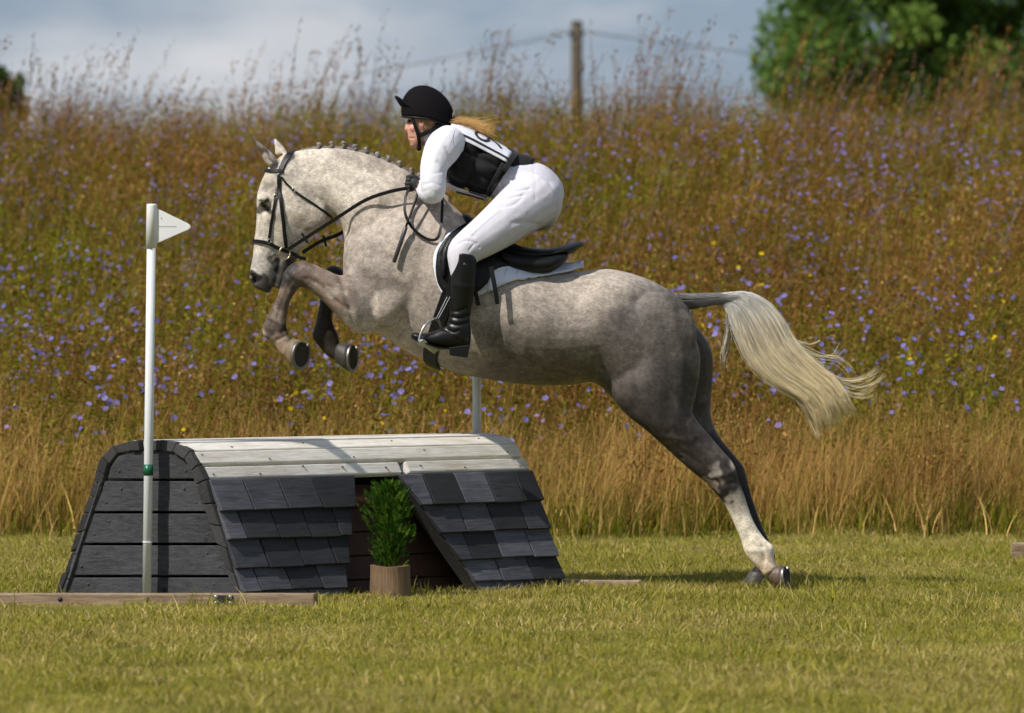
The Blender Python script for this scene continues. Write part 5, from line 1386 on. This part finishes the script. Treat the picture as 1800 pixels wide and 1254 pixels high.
# the printed number, bent over the back
def on_bib(text, u_top, u_bot, t_left, t_right, parent, off=.0280, flip=False):
    cu = bpy.data.curves.new('num', 'FONT'); cu.body = text; cu.size = 1.0; cu.resolution_u = 3; cu.offset = -.012; cu.fill_mode = 'FRONT'
    o = bpy.data.objects.new('num', cu); COL.objects.link(o); dg = bpy.context.evaluated_depsgraph_get(); me = bpy.data.meshes.new_from_object(o.evaluated_get(dg)); bpy.data.objects.remove(o)
    bm = bmesh.new(); bm.from_mesh(me); bmesh.ops.triangulate(bm, faces=bm.faces)
    bmesh.ops.subdivide_edges(bm, edges=[e for e in bm.edges if e.calc_length() > .12], cuts=2)
    X = [w.co.x for w in bm.verts]; Y = [w.co.y for w in bm.verts]; x0, x1, y0, y1 = min(X), max(X), min(Y), max(Y)
    for w in bm.verts:
        a = (w.co.x - x0) / (x1 - x0); b = (w.co.y - y0) / (y1 - y0)
        w.co = Vector(on_vest(u_bot + (u_top - u_bot) * b, math.radians(t_left + (t_right - t_left) * a), off))
    bmesh.ops.recalc_face_normals(bm, faces=bm.faces); bm.to_mesh(me); bm.free(); me.name = 'number'
    o = link('number', me, M['ink'], parent); so = o.modifiers.new('s', 'SOLIDIFY'); so.thickness = .0012; so.offset = 0
on_bib('9', .42, .74, -38, -8, bib); on_bib('1', .42, .74, 6, 20, bib)
fb = vpatch('front_bib', .22, .98, -188, -152, .027, M['white_cloth'], 10, 8)
vpatch('front_bib_edge', .30, .90, -155, -152, .028, M['ink'], 2, 8, .003, fb)
on_bib('1', .85, .45, -176, -164, fb, .030)
# flap over the small of the back
mb = MB(); V = []
for i in range(9):
    q = i / 8; a = np.array(W(886 + 55 * q, 259 + 18 * q + 3 * q * q, 0))
    for j in range(13):
        s = (j / 12 - .5) * 2; V.append((a[0] - .03 * abs(s) ** 2.2, s * (.135 - .03 * q), a[2] + .012 * math.sin(q * 9.5) * .4 - .065 * abs(s) ** 2.2))
me = MB().add(V, [(i * 13 + j, i * 13 + j + 1, (i + 1) * 13 + j + 1, (i + 1) * 13 + j) for i in range(8) for j in range(12)]).mesh('back_flap'); fix_normals(me)
o = link('back_flap', me, M['vest'], person, True); so = o.modifiers.new('s', 'SOLIDIFY'); so.thickness = .018; so.offset = -1
# collar
mb = MB(); q = []
for a in np.linspace(0, 2 * math.pi, 29): q.append(Vector(W(778 - 16 * math.cos(a + .6) * .9, 243 - 16 * math.sin(a + .6) * 1.0, 0)) * 1 if False else Vector(W(770 + 19 * math.cos(a), 246 - 20 * math.cos(a), 0)) + Vector((0, .085 * math.sin(a), 0)))
v_, f_ = tube(q, .020, 8); mb.add(v_, f_); mb.build('collar', M['vest'], person, True)
# shoulder straps
for s in (-1, 1):
    P = [W(800, 232, s * .10), W(786, 231, s * .125), W(772, 240, s * .115), W(762, 256, s * .095)]
    me = ribbon3('shoulder_strap', P, .05, .016, person, M['vest'], [0, .2 * s, 1]) 

# ------------------------------------------------------------------ helmet
mb = MB(); V = []; m_, n_ = 16, 36
hc = np.array(W(752.5, 205, 0)); ax_u = np.array([math.sin(math.radians(-6)), 0, math.cos(math.radians(-6))]); ax_f = np.array([-math.cos(math.radians(6)), 0, -math.sin(math.radians(6)) * -1])
def dome(th, ph):
    """th: 0 crown .. 1 rim; ph: 0 front"""
    a = th * math.pi / 2 * 1.06; r_f = .128 if math.cos(ph) > 0 else .130; up = .148 * math.cos(a)
    f_ = r_f * math.sin(a) * math.cos(ph); s_ = .106 * math.sin(a) * math.sin(ph)
    drop = 0.0
    if th > .8 and math.cos(ph) < 0: drop = -.035 * (th - .8) / .2 * (-math.cos(ph))
    return hc + ax_u * (up + drop) + ax_f * f_ + np.array([0, s_, 0])
for i in range(m_ + 1):
    for j in range(n_): V.append(dome(max(.02, i / m_), 2 * math.pi * j / n_))
mb.add(V, ring_faces(m_ + 1, n_, caps=False) + [tuple(range(n_ - 1, -1, -1))]); me = mb.mesh('helmet'); fix_normals(me)
hel = link('helmet', me, M['helmet'], person, True); so = hel.modifiers.new('s', 'SOLIDIFY'); so.thickness = .014; so.offset = -1
mb = MB(); v_, f_ = tube([dome(1.0, 2 * math.pi * j / n_) for j in range(n_ + 1)], .0045, 6); mb.add(v_, f_); mb.build('rim', M['leather'], hel, True)
# flipped-up jockey-style peak
V = []
for i in range(9):
    ph = math.radians(-50 + 100 * i / 8); b = dome(.80, ph); 
    for q in range(7):
        k = q / 6; e = .028 * (1 - (abs(ph) / math.radians(50)) ** 2.5); V.append(b + ax_f * (e * k * math.cos(ph) - .004) + np.array([0, e * k * math.sin(ph) * .6, 0]) + ax_u * (.046 * k ** 1.25) * (e / .028))
me = MB().add(V, [(i * 7 + j, i * 7 + j + 1, (i + 1) * 7 + j + 1, (i + 1) * 7 + j) for i in range(8) for j in range(6)]).mesh('peak'); fix_normals(me)
pk = link('peak', me, M['helmet'], hel, True); so = pk.modifiers.new('s', 'SOLIDIFY'); so.thickness = .010; so.offset = 0
HS = M['leather']
def hstrap(P, w): return ribbon3('chin_strap', P, w, .004, hel, HS)
for s in (-1, 1):
    hstrap([W(724, 205, s * .080), W(730, 222, s * .083), W(735, 237, s * .073), W(737, 250, s * .050), W(737, 259, s * .030)], .017)
    hstrap([W(782, 215, s * .078), W(768, 224, s * .083), W(752, 233, s * .080), W(738, 239, s * .072)], .020)
mb = MB(); v_, f_ = tube([W(737, 259, -.034), W(736.5, 262, 0), W(737, 259, .034)], [.011, .012, .011], 8); mb.add(v_, f_); mb.build('chin_cup', HS, hel, True)
mb = MB(); v_, f_ = ellipsoid(W(775, 217, 0), (.045, .080, .026), ry(-20)); mb.add(v_, f_); mb.build('harness_back', HS, hel, True)
v_, f_ = ellipsoid(np.array(W(797, 201, -.042)), (.004, .010, .016), ry(15), 12, 8); MB().add(v_, f_).build('badge', simple('badge', (.30, .26, .24), .4), hel, True)

# ------------------------------------------------------------------ hair blowing back
lines = []; wd = []; cl = []; r3 = np.random.default_rng(21)
for i in range(240):
    s = r3.normal(0, 1); e = r3.normal(0, 1); yy = r3.normal(0, .030)
    pts = [(779 + r3.normal(0, 2), 219 + r3.normal(0, 2)), (792, 217 + 2.5 * s), (815, 217 + 4.5 * s), (838, 221 + 4.5 * s + 3 * e), (864 + r3.uniform(-18, 16), 231 + 4 * s + 6 * e)]
    if r3.random() < .10: pts[-1] = (pts[-1][0] + 10, pts[-1][1] - 14 - abs(e) * 8)
    if r3.random() < .10: pts = pts[:3] + [(808 + r3.normal(0, 10), 234 + r3.normal(0, 4))]
    P = catmull(pts, 4) + r3.normal(0, .5, 2); lines.append([tuple(W(a, b + 1.4 * math.sin(k * .9 + i), -.02 + yy * (.4 + k / len(P)))) for k, (a, b) in enumerate(P)]); wd.append(r3.uniform(.0007, .0015))
    g = r3.uniform(.6, 1.3); cl.append(([.33 * g, .18 * g, .06 * g], [.68 * g, .40 * g, .14 * g]))
for i in range(70):                                            # wisps at the temple and nape
    a0 = r3.uniform(733, 748); P = catmull([(a0, 207), (a0 + 4, 211 + r3.uniform(0, 3)), (a0 + 10 + r3.uniform(0, 8), 220 + r3.uniform(0, 10))], 4)
    lines.append([tuple(W(a, b, -.084)) for a, b in P]); wd.append(.0010); cl.append(((.20, .11, .05), (.34, .20, .09)))
for q in ([(800, 230), (795, 245), (789, 262)], [(798, 236), (797, 250), (797, 264)]):
    lines.append([tuple(W(a, b, -.30)) for a, b in catmull(q, 4)]); wd.append(.0012); cl.append(((.05, .03, .02), (.05, .03, .02)))
strands('hair', lines, wd, cl, person, M['hair'])['kind'] = 'stuff'

# ------------------------------------------------------------------ gloves: palm, four curled fingers, thumb
gl = simple('glove', (.013, .013, .014), .7, .2, bump=.2, bscale=200)
for s in (-1, 1):
    gb = MB(); c0 = np.array(W(731, 324, s * .155)); 
    def g(*a): return c0 + np.array([a[0], a[1] * -s, a[2]])
    gb.add(*tube([g(.030, 0, -.004), g(.012, 0, 0), g(-.012, -.002, .004), g(-.026, -.004, .004)], [.028, .031, .031, .022], 12, 3))
    for k in range(4):                                          # fingers fold over the rein, little finger lowest
        z_ = .024 - .0165 * k; L_ = (.9, 1.0, .95, .8)[k]; y0 = .012
        gb.add(*tube([g(-.012, .012, z_), g(-.034 * L_, .020, z_ - .002), g(-.046 * L_, .008, z_ - .005), g(-.042 * L_, -.014, z_ - .006), g(-.026, -.020, z_ - .004)], [.0095, .0092, .0088, .0085, .0075], 9, 3))
    gb.add(*tube([g(.008, -.012, .022), g(-.012, -.014, .036), g(-.034, -.008, .036), g(-.044, -.002, .030)], [.012, .0105, .0095, .0075], 9, 3))
    gm_ = remesh(gb, .0032, 3, .5); go_ = link('glove', gm_, gl, person, True)
    v_, f_ = tube([W(737, 325.5, s * .162), W(746, 330, s * .190)], [.036, .044], 14, 2); MB().add(v_, f_).build('cuff', gl, go_, True)

# ------------------------------------------------------------------ boots
for s in (-1, 1):
    yb = s * .374
    bb = MB()
    bb.add(*loft([(797,443,836,449,.066,yb), (794.5,455,838,458,.066,yb), (793,480,837,488,.064,yb), (791,512,833,520,.057,yb), (791,538,828,546,.048,yb), (789,558,826,564,.045,yb), (785,570,828,585,.046,yb), (782,580,827,606,.045,yb)], 24, 5))
    bb.add(*loft([(824,590,826,612,.034,yb), (800,572,805,614,.040,yb), (778,576,783,613,.042,yb), (758,584,764,610,.043,yb), (741,586,746,604,.041,yb), (728,584.5,731,599,.032,yb), (722,588,723.5,595,.016,yb)], 20, 4))
    bm_ = remesh(bb, .0045, 5, .5)
    sculpt(bm_, [([(790,556),(806,560),(824,556)], 2.6, -.006, None), ([(786,566),(802,572),(822,568)], 2.6, -.006, None), ([(790,545),(804,548),(820,542)], 3, -.004, None), ([(779,578),(796,584),(806,582)], 2.2, -.004, None), ([(806,590),(805,600),(803,610)], 1.2, -.002, None), ([(797,500),(815,505),(832,502)], 6, .002, None)])
    bo = link('boot', bm_, M['boot'], person, True)
    V = [W(x, y_, yb + d_) for d_ in (-.036, .036) for x, y_ in ((789.5, 611), (826, 606), (822, 629.5), (790.5, 625))]
    hexa('heel', V, M['boot'], bo, .004)
    mb = MB(); mb.add(*loft([(792,611,792,615,.038,yb), (770,609,771,614,.043,yb), (748,602,750,607,.044,yb), (730,596,732,601,.034,yb), (724,592.5,725,597,.014,yb)], 16, 3)); mb.build('sole', M['leather'], bo)
    if s < 0:
        v_, f_ = tube([W(814.5, 465.5, yb - .0665), W(816.5, 463, yb - .067), W(818.5, 465.5, yb - .0665)], .0012, 5); MB().add(v_, f_).build('emblem', simple('emblem', (.35, .35, .36), .4), bo)
